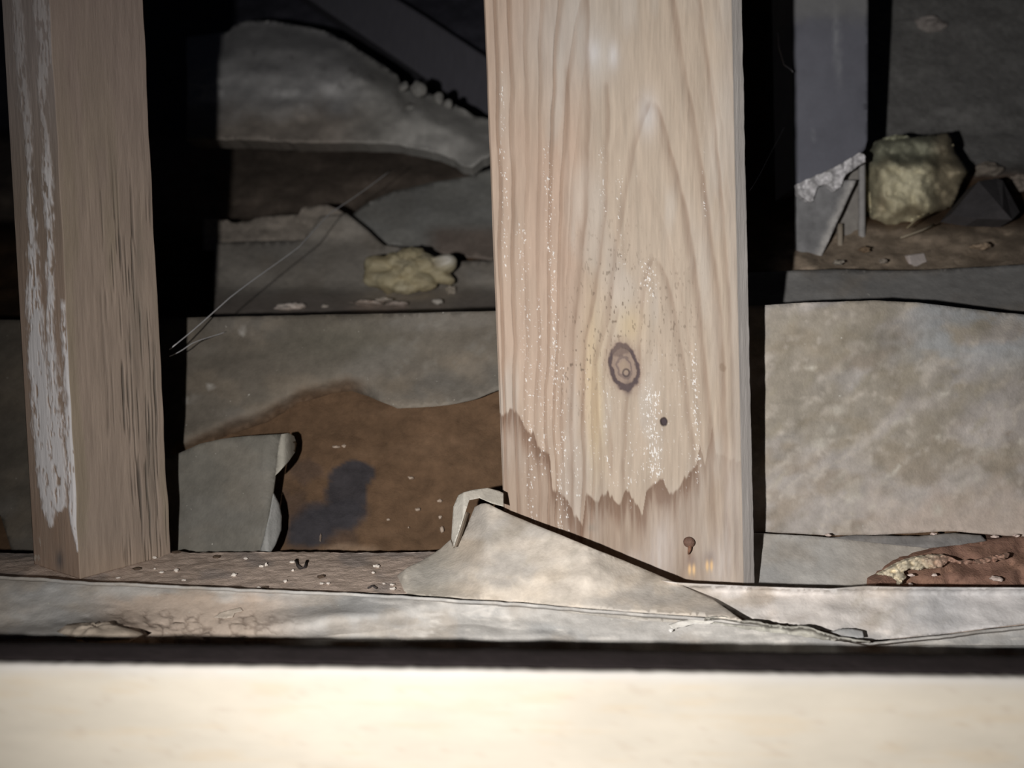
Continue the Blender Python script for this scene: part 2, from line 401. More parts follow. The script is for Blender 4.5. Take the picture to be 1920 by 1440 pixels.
    pale = np.clip(gauss(px, py, 1240, 1040, 25, 70)+gauss(px, py, 1350, 1060, 25, 60)*.9+gauss(px, py, 1190, 1060, 25, 30)*.6+gauss(px, py, 1370, 950, 14, 100)*.5, 0, 1)
    c = mixc(c, (.58, .53, .50), pale*(.4+.8*fbm(px/6, py/50, 59, 3))*.8)
    # white crystals in the grain
    cols = [(985, 12, 420, 1000, .6), (952, 6, 250, 520, .6), (957, 5, 130, 420, .7), (1038, 9, 270, 1000, .7), (1010, 9, 560, 900, .6), (1050, 6, 640, 1010, .55), (1140, 8, 250, 420, .4), (1170, 8, 300, 520, .45), (1218, 18, 490, 560, .9), (1216, 20, 720, 905, 1.0), (1298, 8, 640, 900, .9), (1130, 6, 720, 900, .5), (1170, 7, 790, 960, .5), (1330, 6, 200, 420, .3), (1072, 8, 830, 960, .6), (1212, 14, 300, 340, .3)]
    den = np.zeros(len(V))
    for cx, w_, y0, y1, a in cols:
        lx = cx+(yy-600)*.037
        den = np.maximum(den, a*np.exp(-((px-lx+ (yy-(y0+y1)/2)*.0)/w_)**2)*ss(y0-25, y0+25, yy)*ss(y1+25, y1-25, yy))
    den = np.maximum(den, .22*ss(940, 1000, px)*ss(1340, 1300, px)*ss(520, 720, yy)*ss(960, 900, yy))
    g = vn(px/1.9, py/5.0, 60)*.55+vn(px/1.6+9, py/2.2, 61)*.45
    wsp = ss(.78, .90, g+den*.27-.07)*ss(.1, .3, den)
    c = mixc(c, (.86, .84, .82), wsp*.9)
    # knots
    def ell(x, y, a, b, rot):
        cs, sn = math.cos(rot), math.sin(rot); ddx = px-x; ddy = py-y
        return np.sqrt(((ddx*cs+ddy*sn)/a)**2+((-ddx*sn+ddy*cs)/b)**2)
    qn = (fbm(px/9, py/9, 62, 3)-.5)
    e = ell(1170, 688, 28, 46, -.24)+qn*.22
    c = mixc(c, (.33, .24, .19), ss(1.5, 1.0, e)*.35)
    c = mixc(c, (.30, .225, .185), ss(1.12, .98, e)*.85)
    c = mixc(c, (.075, .055, .062), ss(.16, .05, np.abs(e-.87))*.9)
    c = mixc(c, (.10, .075, .08), ss(.09, .03, np.abs(e-.45))*.5)
    c = mixc(c, (.36, .28, .21), ss(.36, .2, e)*.6)
    e3 = ell(1174, 699, 7, 8, 0); c = mixc(c, (.08, .06, .06), ss(.35, .1, np.abs(e3-.85))*.8)
    cap = ell(1163, 655, 20, 14, -.3)+qn*.5; c = mixc(c, (.17, .125, .11), ss(1.1, .7, cap)*.75)
    tail = gauss(px, py, 1177, 728, 7, 12); c = mixc(c, (.12, .09, .09), tail*.8)
    e2 = ell(1245, 790, 7, 9, 0)+qn*.6; c = mixc(c, (.06, .045, .05), ss(1.1, .7, e2))
    e4 = ell(1355, 688, 7, 10, 0)+qn; c = mixc(c, (.25, .18, .13), ss(1.2, .6, e4)*.6)
    # hammer marks / fresh splinters near the nail
    for hx, hy in ((1297, 1060), (1330, 1053)):
        c = mixc(c, (.24, .19, .18), gauss(px, py, hx, hy-6, 11, 14)*.6)
        for o_ in (-4, 4): c = mixc(c, (.80, .55, .30), np.clip(gauss(px, py, hx+o_, hy+6+abs(o_)*.5, 2.6, 9)*1.3, 0, 1)*.9)
    c = mixc(c, (.22, .13, .09), gauss(px, py, 1293, 1037, 3, 14)*.7)
    c = mixc(c, (.30, .26, .22), gauss(px, py, 1109, 990, 8, 7)*.7)
    rel = -line*.00055+wsp*.0003+(fib-.5)*.0002-ss(.15, .05, np.abs(e-.87))*.0003-ss(1.1, .6, e2)*.0012
    edge = ss(.0, .012, T); rel = rel-(1-edge)*.0012
    V = V+nrm[None, :]*rel[:, None]
    # chamfer, right side, back, left side
    parts = [V.reshape(nr, nf, 3)]; cp = [c.reshape(nr, nf, 3)]
    def strip(A, B, n, base, relief=.0):
        tt = np.linspace(0, 1, n+1)[1:]
        S = A[:, None, :]*(1-tt)[None, :, None]+B[:, None, :]*tt[None, :, None]
        v = S.reshape(-1, 3); x, y = proj(v)
        cc = np.tile(np.array(base), (len(v), 1))*(.75+.5*fbm(np.tile(tt, nr)*9+3, v[:, 2]*9, 63, 4))[:, None]
        parts.append(S); cp.append(cc.reshape(nr, n, 3))
    Rf = V.reshape(nr, nf, 3)[:, -1, :]; Lf = V.reshape(nr, nf, 3)[:, 0, :]
    wob = (fbm(np.linspace(0, 40, nr), np.zeros(nr), 64, 4)-.5)[:, None]*np.array([.0005, 0, 0])[None, :]
    R2 = R2+wob
    strip(Rf, R2, 14, (.50, .47, .45)); strip(R2, R2+bk*.75, 6, (.36, .30, .25)); strip(R2+bk*.75, L+bk, 6, (.36, .30, .25)); strip(L+bk, Lf, 6, (.36, .30, .25))
    A = np.concatenate(parts, 1); Cc = np.concatenate(cp, 1); nc = A.shape[1]
    Fs = grid_faces(nr, nc, True); Fs.append(tuple(range(nc-1, -1, -1))); Fs.append(tuple((nr-1)*nc+k for k in range(nc)))
    make('timber', A.reshape(-1, 3), Fs, M_WOOD, Cc.reshape(-1, 3), root)
    # nail: disc head, bent rusty shank tip
    pc = Vector(P(1292, 1017, .2965)); n_ = Vector(nrm)
    ux = Vector((1, 0, 0)); uz = n_.cross(ux).normalized(); ux = uz.cross(n_).normalized()
    V = []; rr = [(0, .0012), (.0014, .0012), (.0019, .0009), (.0021, .0003), (.0021, -.001)]
    ns = 20
    for r_, hh in rr[1:]:
        for k in range(ns):
            a = 2*math.pi*k/ns; V.append((pc+n_*hh+(ux*math.cos(a)+uz*math.sin(a)*.9)*r_)[:])
    V.append((pc+n_*.0013)[:]); Fs = grid_faces(4, ns, True)+[(k, (k+1) % ns, 4*ns) for k in range(ns)]
    M_RUST = material('rusty_steel', var=.4, vscale=900, bump=((1500, .6),), rough=.7)
    nail = empty('nail_anchor', pc) if False else None
    o = make('nail_head', V, Fs, M_RUST, np.tile(np.array((.17, .10, .075)), (len(V), 1)), root); o['label'] = 'rusty nail head near the foot of the post'
    o = tube('nail_shank', [pc+n_*.0008+uz*0+Vector((.0003, 0, -.0012)), pc+n_*.0012+Vector((.0001, 0, -.0026)), pc+n_*.0006+Vector((-.0003, 0, -.0042))], [.0008, .0007, .0003], M_RUST, (.25, .13, .085), root)
    return root
post_center()

def post_left():
    root = empty('wooden_post', P(150, 1080, .30)); tag(root, 'narrow brown post turned cornerwise, streaked with white paint', 'post', 'wooden posts')
    B = [P(64, 1058, .304), P(151, 1086, .2865), P(319, 1040, .316)]
    T = [P(3, 0, .298), P(93, 0, .280), P(268, 0, .310)]
    ext = -.33
    T = [b+(a-b)*(1-ext) for a, b in zip(T, B)]
    nr = 560; sv = np.linspace(0, 1, nr)[:, None]
    ln = [np.array(a)[None, :]*(1-sv)+np.array(b)[None, :]*sv for a, b in zip(T, B)]
    wob = (fbm(np.linspace(0, 16, nr), np.zeros(nr), 71, 2)-.5)[:, None]
    ln[2] = ln[2]+wob*np.array([.0009, 0, 0])[None, :]; ln[1] = ln[1]+wob*np.array([-.0008, 0, 0])[None, :]
    back = ln[0]+(ln[2]-ln[1])
    parts = []; cp = []
    def face(A, Bb, n, which):
        tt = np.linspace(0, 1, n, endpoint=False)
        S = A[:, None, :]*(1-tt)[None, :, None]+Bb[:, None, :]*tt[None, :, None]
        v = S.reshape(-1, 3); px, py = proj(v); t = np.tile(tt, nr)
        nv = np.cross(Bb[0]-A[0], A[-1]-A[0]); nv /= np.linalg.norm(nv)
        fib = fbm(t*n/3.0, py/70, 72+which, 3)
        c = np.tile(np.array((.33, .263, .215)), (len(v), 1))*(.85+.3*fib)[:, None]
        rel = (fib-.5)*.00015
        if which == 0:
            c = mixc(c, (.46, .40, .385), ss(420, 60, py)*.7)
            c = mixc(c, (.42, .30, .23), ss(300, 600, py)*.55)
            c = mixc(c, (.30, .19, .13), ss(900, 980, py)*.5*(fbm(t*9, py/90, 75, 2)))
            # white paint: two runs, joining lower down
            n1 = fbm(t*9, py/45, 76, 4)-.5; n2 = fbm(t*40, py/14, 77, 3)-.5
            cA = interp([(0, .30), (300, .40), (430, .38), (560, .33), (1000, .42)], py); wA = interp([(0, .10), (200, .10), (330, .03), (400, .05), (520, .11), (650, .19), (900, .20), (960, .12), (990, 0)], py)
            cB = interp([(0, .82), (100, .86), (160, .75), (330, .78), (600, .66), (1000, .62)], py); wB = interp([(0, .14), (120, .14), (170, .07), (250, .06), (500, .06), (640, .07), (760, .10), (900, .18), (950, .12), (960, 0)], py)
            cC = interp([(0, .95), (600, .95), (1040, .985)], py); wC = interp([(0, 0), (560, 0), (640, .07), (800, .08), (940, .14), (1000, .05), (1035, 0)], py)
            m = np.zeros(len(v))
            for cc_, ww in ((cA, wA), (cB, wB), (cC, wC)):
                m = np.maximum(m, ss(.06, -.05, np.abs(t-cc_+n1*.12)-ww+n2*.14+(ww <= 0)*.5))
            m = np.maximum(m, ss(.56, .64, fbm(t*45, py/10, 78, 3))*ss(630, 780, py)*ss(960, 880, py)*ss(.25, .4, t)*.85)
            m = m*ss(.40, .5, fbm(t*32, py/22, 79, 3)+.10*ss(500, 700, py)+.04)*interp([(0, .38), (250, .5), (330, .85), (450, 1), (1000, 1)], py)
            c = mixc(c, (.88, .85, .86), np.clip(m, 0, 1)); rel = rel+m*.0003
            c = mixc(c, (.13, .12, .12), gauss(px, py, 112, 1050, 7, 18)*.8)
            c = mixc(c, (.6, .56, .5), ss(.66, .72, fbm(t*30, py/12, 80, 3))*ss(1000, 1020, py)*ss(.35, .2, t)*.6)
        elif which == 1:
            c = mixc(c, (.295, .245, .18), ss(.5, .7, fbm(t*4, py/300, 81, 3))*.7)
            c = mixc(c, (.35, .28, .25), ss(500, 0, py)*.7)
            cr = fbm(t*55, py/130, 82, 3); crm = ss(.60, .72, cr)*ss(.12, .6, t+(fbm(t*3, py/200, 83, 2)-.5)*.5)*ss(230, 480, py)
            c = mixc(c, (.085, .072, .06), np.clip(crm*.85, 0, 1)); rel = rel-crm*.0005
            gr = gauss(px, py, 258, 590, 14, 170)*.5+gauss(px, py, 285, 800, 12, 200)*.45
            c = mixc(c, (.15, .135, .11), np.clip(gr*(fbm(t*22, py/60, 84, 3)*1.6-.1), 0, 1))
            c = mixc(c, (.40, .30, .225), ss(1000, 1080, py)*.5)
        sgn = -1 if nv[1] > 0 else 1; rel = rel*ss(0, .06, t)*ss(1, .94, t)
        S = (v+nv[None, :]*(sgn*rel)[:, None]).reshape(nr, n, 3)
        parts.append(S); cp.append(c.reshape(nr, n, 3))
    face(ln[0], ln[1], 70, 0); face(ln[1], ln[2], 110, 1); face(ln[2], back, 6, 2); face(back, ln[0], 6, 3)
    A = np.concatenate(parts, 1); C = np.concatenate(cp, 1); nc = A.shape[1]
    Fs = grid_faces(nr, nc, True); Fs.append(tuple(range(nc-1, -1, -1))); Fs.append(tuple((nr-1)*nc+k for k in range(nc)))
    make('timber', A.reshape(-1, 3), Fs, M_WOOD, C.reshape(-1, 3), root)
post_left()

# ------------------------------------------------------------------ sheets close behind the posts
def sheet_col(base=SHEET, seed=100, blue=.35, dust=.45, sx=90, sy=70, slant=.0, streak=.0):
    def f(px, py):
        u = px+slant*py; c = np.tile(np.array(base), (len(px), 1))
        c = c*(.82+.36*fbm(u/sx, py/sy, seed, 5))[:, None]
        c = mixc(c, SHEETB, ss(.52, .72, fbm(u/130, py/60, seed+5, 3))*blue)
        c = mixc(c, (.36, .29, .215), ss(.5, .72, fbm(u/75, py/45, seed+9, 4))*dust)
        if streak:
            a = (px-py*-.75); b = (px*.6+py*.8)
            c = mixc(c, (.46, .42, .36), ss(.62, .75, fbm((px+py*.9)/22, (py-px*.7)/70, seed+12, 4))*streak)
        return c
    return f
LEDGE = [(-300, 1070), (-60, 1000), (0, 965), (30, 1060), (150, 1075), (250, 1050), (318, 880), (330, 862), (380, 838), (430, 815), (500, 792), (560, 757), (620, 738), (660, 733), (700, 747), (745, 766), (800, 763), (850, 758), (890, 749), (940, 730), (1000, 722)]
def up_left_col(px, py):
    c = sheet_col((.18, .158, .13), 110, .12, .25, 110, 50, .3)(px, py)
    c = mixc(c, (.13, .13, .10), gauss(px, py, 640, 640, 130, 40)*.35)
    yl = interp(LEDGE, px)
    soft = ss(700, 640, px)*ss(300, 340, px)
    c = mixc(c, BROWN, soft*ss(36, 2, yl-py+(fbm(px/30, py/30, 112, 3)-.5)*24)*.9)
    c = mixc(c, (.31, .30, .275), ss(.6, .74, fbm((px-py)/60, (px+py)/14, 113, 3))*.25*ss(690, 760, px))
    for sx_, sy_, l in ((452, 622, 4), (394, 727, 4), (1, 1, 1)):
        c = mixc(c, (.75, .72, .68), np.clip(gauss(px, py, sx_, sy_, l, l)*1.2, 0, 1))
    c = mixc(c, (.5, .47, .43), gauss(px, py, 350, 752, 18, 3.5, -.35)*.7)
    return c
def up_left_depth(px, py):
    return bank_depth(px, py)+(fbm(px/110, py/60, 115, 3)-.5)*.006*ss(0, 60, interp(LEDGE, px)-py)-.0045+.0105*ss(30, 0, interp(LEDGE, px)-py)*ss(715, 670, px)*ss(300, 340, px)-.004*ss(60, 0, interp(LEDGE, px)-py)*ss(690, 760, px)-.002*ss(630, 600, py)
o = sheet('plastic_sheet', [(-300, 598), (100, 600), (336, 596), (420, 594), (520, 592), (700, 588), (930, 583), (1000, 582)]+LEDGE[::-1], up_left_depth, up_left_col, M_SHEET, .0009, 9, 1.0, 3)
tag(o, 'dull grey plastic sheet over the dirt bank, left of the wide post', 'plastic sheet', 'grey plastic sheets')

def right_col(px, py):
    c = sheet_col((.50, .46, .43), 120, .25, .6, 75, 60, .5, .8)(px, py)
    wx_ = px+(fbm(px/40, py/40, 126, 3)-.5)*50; wy_ = py+(fbm(px/40+7, py/40, 127, 3)-.5)*50
    c = c*(.74+.52*fbm((wx_+wy_*.8)/34, (wy_-wx_*.6)/90, 128, 5))[:, None]
    c = mixc(c, (.37, .325, .25), ss(.42, .62, fbm((wx_+wy_)/110, wy_/130, 129, 3))*ss(930, 820, py)*.65)
    c = mixc(c, (.66, .60, .53), ss(.60, .72, fbm((wx_+wy_*.9)/13, (wy_-wx_*.7)/40, 132, 4))*.55)
    c = mixc(c, (.45, .475, .50), ss(.35, .6, fbm(px/70, py/35, 122, 3))*ss(1640, 1760, px)*ss(720, 640, py)*.8)
    c = mixc(c, (.22, .20, .16), np.clip(gauss(px, py, 1640, 640, 55, 45)*(fbm(px/20, py/20, 123, 4)*1.6)+ss(.62, .75, fbm(px/30, py/30, 124, 3))*.35, 0, 1)*.7)
    c = mixc(c, (.62, .52, .45), ss(1560, 1720, px)*ss(900, 980, py+(fbm(px/40, py/40, 125, 3)-.5)*90)*.8)
    for x, y, a, b, r in ((1678, 882, 26, 3, -.75), (1600, 935, 18, 5, -.4), (1682, 793, 8, 4, -.5), (1704, 783, 6, 3, -.6), (1760, 820, 6, 3, 0), (1525, 895, 3, 5, 0), (1637, 950, 5, 5, 0), (1560, 805, 5, 7, .3), (1538, 832, 12, 8, 0), (1758, 955, 8, 10, 0), (1830, 895, 4, 4, 0), (1805, 712, 5, 4, 0), (1860, 693, 3, 3, 0), (1770, 740, 14, 5, -.3), (1570, 770, 10, 8, 0), (1520, 690, 8, 4, 0), (1635, 865, 5, 4, 0), (1914, 828, 5, 6, 0), (1875, 780, 5, 4, 0)):
        c = mixc(c, (.70, .66, .58), np.clip(gauss(px, py, x, y, a, b, r)*1.2, 0, 1)*.75)
    return c
RTOP = [(1000, 585), (1200, 580), (1436, 572), (1500, 568), (1640, 563), (1720, 567), (1800, 577), (1860, 584), (1920, 590), (2060, 604), (2250, 625)]
RBOT = [(2250, 1012), (1920, 1006), (1870, 1004), (1830, 1000), (1790, 996), (1740, 998), (1640, 1003), (1550, 1004), (1500, 1001), (1430, 997), (1200, 1005), (1000, 1010)]
o = sheet('plastic_sheet', RTOP+RBOT, lambda px, py: bank_depth(px, py)-.005+(fbm(px/160, py/120, 131, 3)-.5)*.005+.006*ss(640, 575, py)*ss(1700, 1900, px)-.002*ss(960, 1000, py), right_col, M_SHEET, .0009, 8, .9, 4)
tag(o, 'large mottled dusty grey plastic sheet on the bank, right of the wide post', 'plastic sheet', 'grey plastic sheets')

# curled flap behind the narrow post
def flap_left():
    root = empty('sheet_flap', P(420, 1050, .345)); tag(root, 'smooth grey plastic flap with curled right edge beside the narrow post', 'plastic flap')
    def dep(px, py): return interp([(250, .340), (330, .336), (440, .330), (500, .326), (530, .330)], px)+interp([(800, .022), (850, .018), (1050, 0)], py)+(fbm(px/80, py/80, 141, 2)-.5)*.003
    sheet('panel', [(180, 880), (330, 852), (375, 832), (420, 822), (470, 817), (527, 814), (522, 845), (518, 880), (512, 925), (505, 965), (494, 1010), (484, 1056), (330, 1050), (180, 1050)], dep, lambda px, py: sheet_col((.185, .175, .152), 142, .08, .1, 120, 120)(px, py), M_SHEET, .0009, 8, .3, 5, root)
    # rolled upper corner: an open loop of sheet
    def roll(name, cx, cy0, cy1, rx, a0, a1, d0, taper, seed, lean):
        n = 22; m = 14; V = []; C = []
        for j in range(m):
            t = j/(m-1); y = cy0+(cy1-cy0)*t; r = rx*(1-taper*t)
            for k in range(n):
                a = a0+(a1-a0)*k/(n-1)
                px = cx+lean*t+r*math.sin(a); d = d0+.022*(interp([(800, 1), (850, .8), (1050, 0)], y))+r/F*.34*(1-math.cos(a))*-1.0
                V.append(P(px, y+3*math.sin(a*2), d)[:])
        nV = len(V); V2 = [(x, y+.0008, z-.0002) for x, y, z in V]
        Fs = grid_faces(m, n); Fs = Fs+[tuple(i+nV for i in f[::-1]) for f in Fs]
        for j in range(m-1):
            for k in (0, n-1): Fs.append((j*n+k, (j+1)*n+k, (j+1)*n+k+nV, j*n+k+nV))
        for k in range(n-1):
            for j in (0, m-1): Fs.append((j*n+k, j*n+k+1, j*n+k+1+nV, j*n+k+nV))
        make(name, V+V2, Fs, M_SHEET, np.tile(np.array((.36, .345, .30)), (2*nV, 1)), root)
    sheet('curled_edge', [(527, 814), (540, 812), (550, 818), (555, 832), (552, 848), (540, 866), (524, 884), (515, 893), (519, 860), (522, 835)], lambda px, py: dep(np.minimum(px, 525), py)-.004+.010*((px-522)/30.)**2-.003*np.sin((px-515)/40*3.1), lambda px, py: np.tile(np.array((.40, .38, .33)), (len(px), 1)), M_SHEET, .0011, 4, 0, 6, root)
    sheet('curled_edge', [(512, 925), (522, 945), (527, 970), (526, 995), (516, 1022), (500, 1048), (480, 1056), (494, 1010), (505, 965)], lambda px, py: dep(np.minimum(px, 510), py)-.002+.006*((px-500)/30.)**2, lambda px, py: np.tile(np.array((.33, .33, .32)), (len(px), 1)), M_SHEET, .0011, 4, 0, 7, root)
flap_left()

# ------------------------------------------------------------------ right foot of the bank: sheet step, dirt mound, foam scrap
o = sheet('plastic_sheet', [(1300, 998), (1420, 1000), (1500, 1004), (1600, 1012), (1700, 1022), (1765, 1026), (1700, 1052), (1655, 1078), (1640, 1098), (1620, 1104), (1420, 1104), (1300, 1104)],
    lambda px, py: interp([(990, .326), (1104, .306)], py)+(fbm(px/90, py/40, 151, 3)-.5)*.003, lambda px, py: mixc(sheet_col((.50, .485, .46), 152, .5, .3, 70, 40)(px, py), (.50, .44, .37), ss(1540, 1640, px)*.5), M_SHEET, .0009, 7, .6, 8)
tag(o, 'small grey sheet at the right foot of the wide post', 'plastic sheet', 'grey plastic sheets')
o = sheet('plastic_strip', [(1560, 1008), (1600, 1004), (1720, 1006), (1790, 1000), (1840, 1004), (1850, 1014), (1800, 1022), (1740, 1028), (1640, 1018)],
    lambda px, py: interp([(990, .322), (1030, .316)], py)+(fbm(px/40, py/20, 153, 3)-.5)*.003, sheet_col((.24, .23, .225), 154, .3, .2, 40, 15), M_SHEET, .0009, 5, 1.2, 9)
tag(o, 'narrow crinkled grey strip above the reddish dirt mound', 'plastic strip')
def mound_col(px, py):
    c = np.tile(np.array((.30, .175, .13)), (len(px), 1))*(.72+.56*fbm(px/26, py/16, 161, 4))[:, None]
    c = mixc(c, (.32, .19, .13), ss(.5, .7, fbm(px/50, py/20, 162, 3))*.5)
    return c
o = sheet('dirt_mound', [(1640, 1100), (1660, 1078), (1700, 1050), (1765, 1026), (1830, 1016), (1880, 1010), (1930, 1004), (2050, 1000), (2250, 1004), (2250, 1112), (1640, 1112)],
    lambda px, py: interp([(1000, .325), (1045, .313), (1060, .309), (1112, .297)], py)+(fbm(px/30, py/20, 163, 5)-.5)*.009, mound_col, M_DIRT, .02, 6, 1.5, 10)
tag(o, 'reddish brown dirt mound at the right edge, below the mottled sheet', 'dirt')
o = sheet('foam_scrap', [(1645, 1078), (1672, 1064), (1690, 1055), (1715, 1046), (1745, 1041), (1775, 1043), (1800, 1052), (1830, 1053), (1860, 1046), (1893, 1038), (1891, 1044), (1868, 1052), (1832, 1058), (1800, 1058), (1778, 1053), (1768, 1062), (1752, 1066), (1735, 1065), (1722, 1070), (1705, 1066), (1694, 1072), (1700, 1082), (1693, 1094), (1686, 1098), (1682, 1088), (1668, 1081)],
    lambda px, py: interp([(1040, .303), (1100, .2935)], py)+(fbm(px/9, py/7, 164, 4)-.5)*.009, lambda px, py: mixc(np.tile(np.array((.62, .55, .42)), (len(px), 1))*(.6+.8*fbm(px/10, py/8, 166, 3))[:, None], (.40, .25, .19), ss(.35, .65, fbm(px/20, py/14, 165, 3)+.25*ss(1740, 1800, px))*ss(1700, 1790, px)), M_FOAM, .002, 3, 3.2, 11)
tag(o, 'cream foam scrap stuck on the reddish dirt mound', 'foam')

# ------------------------------------------------------------------ sheets over the plate
def lift(e, edge, wdt=12):                       # raise e metres near an edge line in the frame
    return e, edge, wdt
FRONT_TOP = [(-300, 1068), (0, 1080), (80, 1084), (150, 1090), (300, 1096), (420, 1102), (600, 1109), (740, 1116), (860, 1124), (985, 1131), (1190, 1149), (1340, 1160), (1400, 1167), (1470, 1173), (1520, 1178), (1570, 1191), (1630, 1204), (1760, 1192), (1850, 1180), (1920, 1173), (2250, 1150)]
def build_front():
    nc = 520; nr = 46; nd = 26
    xs = np.linspace(-300, 2250, nc); yt = interp(FRONT_TOP, xs)+(fbm(xs/25, xs*0, 171, 3)-.5)*2.5
    yf = 1203+(xs-960)*.010+4
    V = []; C = []
    t = np.linspace(0, 1, nr)[:, None]
    py = yt[None, :]*(1-t)+(yf[None, :]+np.maximum(0, yt-yf+2)[None, :]*1.2)*t; px = np.tile(xs, (nr, 1))
    h = .0702+.0130*np.clip((py-1104)/100, -.3, 1.1)-.0022*ss(4.5, 0, py-yt[None, :])-.0004*(fbm(px/110, py/40, 172, 3)-.5)*2-.0003*ss(.5, .7, fbm(px/150, py/40, 173, 2))
    h = h-.0045*gauss(px, py, 195, 1190, 75, 22)*(.6+.8*fbm(px/18, py/9, 174, 3))-.0025*gauss(px, py, 60, 1195, 90, 16)-.0022*gauss(px, py, 640, 1160, 160, 22, -.12)
    d = floor_d(py, h); Vt = np.stack([(px-960)/F*d, d, CZ-h], 2)
    e = Vt[-1]; rows = []
    for k in range(1, nd):
        q = k/(nd-1); r = e.copy(); r[:, 1] = e[:, 1]+.002-.006*math.sin(min(q*9, 1.57))*1.0+(fbm(xs/60, xs*0+q*3, 175, 3)-.5)*.004; r[:, 2] = e[:, 2]-.0004-.085*q**1.15; rows.append(r)
    V = np.concatenate([Vt, np.array(rows)], 0); n = V.shape[0]; V = V.reshape(-1, 3)
    px = np.concatenate([px.ravel(), np.tile(xs, nd-1)]); py = np.concatenate([py.ravel(), np.tile(yf+8, nd-1)])
    c = sheet_col((.46, .445, .425), 176, .6, .35, 90, 22)(px, py)
    dm = ss(130, 260, px)*ss(620, 440, px)*ss(1100, 1140, py+(fbm(px/30, py/15, 177, 3)-.5)*40)
    c = mixc(c, (.47, .38, .31), np.clip(dm*1.1, 0, 1)*.9)
    cr = ss(.09, .03, np.abs(fbm(px/26, py/12, 178, 3)-.5))*dm*ss(1135, 1160, py)
    c = mixc(c, (.12, .085, .065), cr*.55)
    c = mixc(c, (.70, .67, .63), ss(.50, .75, fbm(px/34, py/12, 179, 4))*ss(560, 850, px)*.6)
    V[:, 2] -= cr*.0005
    o = make('plastic_sheet', V, grid_faces(n, nc), M_SHEET, c)
    md = o.modifiers.new('thickness', 'SOLIDIFY'); md.thickness = .0008; md.offset = -1
    tag(o, 'long grey plastic sheet along the plate, just behind the pale board', 'plastic sheet', 'grey plastic sheets')
build_front()

def plate_h(py): return .0702+.0130*np.clip((np.asarray(py, float)-1104)/100, -.6, 1.1)
def on_plate(h, lip=None, e=.0018, wdt=10):
    def f(px, py):
        hh = plate_h(py)+(h-.0729)-(fbm(px/60, py/25, 181, 3)-.5)*.0012
        if lip is not None: hh = hh-e*ss(wdt, 0, np.abs(py-interp(lip, px)))
        return floor_d(py, hh)
    return f
PR_TOP = [(1240, 1088), (1275, 1093), (1400, 1099), (1480, 1102), (1560, 1104), (1620, 1099), (1700, 1101), (1920, 1102), (2250, 1104)]
PR_BOT = [(2250, 1158), (1920, 1170), (1850, 1178), (1760, 1190), (1630, 1201), (1570, 1188), (1520, 1176), (1470, 1170), (1400, 1162), (1330, 1128)]
o = sheet('plastic_sheet', PR_TOP+PR_BOT, on_plate(.0726, PR_TOP, .0016), lambda px, py: mixc(mixc(sheet_col((.64, .60, .57), 182, .5, .5, 60, 25, .4, .4)(px, py), (.80, .73, .68), np.clip(gauss(px, py, 1447, 1150, 10, 12)+gauss(px, py, 1662, 1185, 7, 4)*1.5, 0, 1)*.8), (.60, .60, .62), ss(1640, 1780, px)*.5), M_SHEET, .0007, 6, .4, 12)
tag(o, 'light grey dusty sheet on the plate, right of the folded triangle', 'plastic sheet', 'grey plastic sheets')

# torn curling edge in the gap between the two sheets
def tear():
    top = [(1325, 1158), (1352, 1156), (1372, 1160), (1392, 1164), (1420, 1166), (1440, 1170), (1462, 1172), (1482, 1176), (1500, 1174), (1520, 1177), (1545, 1186), (1570, 1194), (1600, 1199), (1632, 1203)]
    bot = [(1632, 1206), (1560, 1202), (1480, 1190), (1420, 1183), (1360, 1173), (1320, 1166)]
    o = sheet('torn_sheet_edge', top+bot, on_plate(.0716, top, .0034, 9), sheet_col((.40, .39, .35), 191, .2, .2, 20, 10), M_SHEET, .0008, 4, 2.2, 13)
    tag(o, 'jagged pale torn edge curling up between the front sheets', 'torn plastic')
    o = sheet('plastic_scrap', [(1255, 1172), (1275, 1165), (1300, 1163), (1335, 1158), (1345, 1164), (1330, 1170), (1300, 1170), (1280, 1176), (1262, 1180)], on_plate(.0708), lambda px, py: np.tile(np.array((.68, .66, .62)), (len(px), 1)), M_SHEET, .0008, 3, 1.5, 14)
    tag(o, 'small white shred at the left end of the torn edge', 'scrap')
    o = sheet('plastic_scrap', [(1560, 1186), (1575, 1180), (1600, 1180), (1618, 1184), (1620, 1196), (1600, 1196), (1575, 1192)], on_plate(.0706), sheet_col((.38, .38, .38), 192, .2, .1, 20, 10), M_SHEET, .0008, 3, .8, 15)
    tag(o, 'small grey flake at the right end of the torn edge', 'scrap')
tear()
o = sheet('plastic_strip', [(985, 1136), (1100, 1143), (1190, 1153), (1310, 1163), (1345, 1168), (1300, 1170), (1190, 1163), (1080, 1151)], on_plate(.0727), sheet_col((.42, .395, .36), 195, .2, .3, 40, 12), M_SHEET, .0006, 6, .4, 16)
tag(o, 'thin grey lip of sheet under the folded triangle', 'plastic strip')

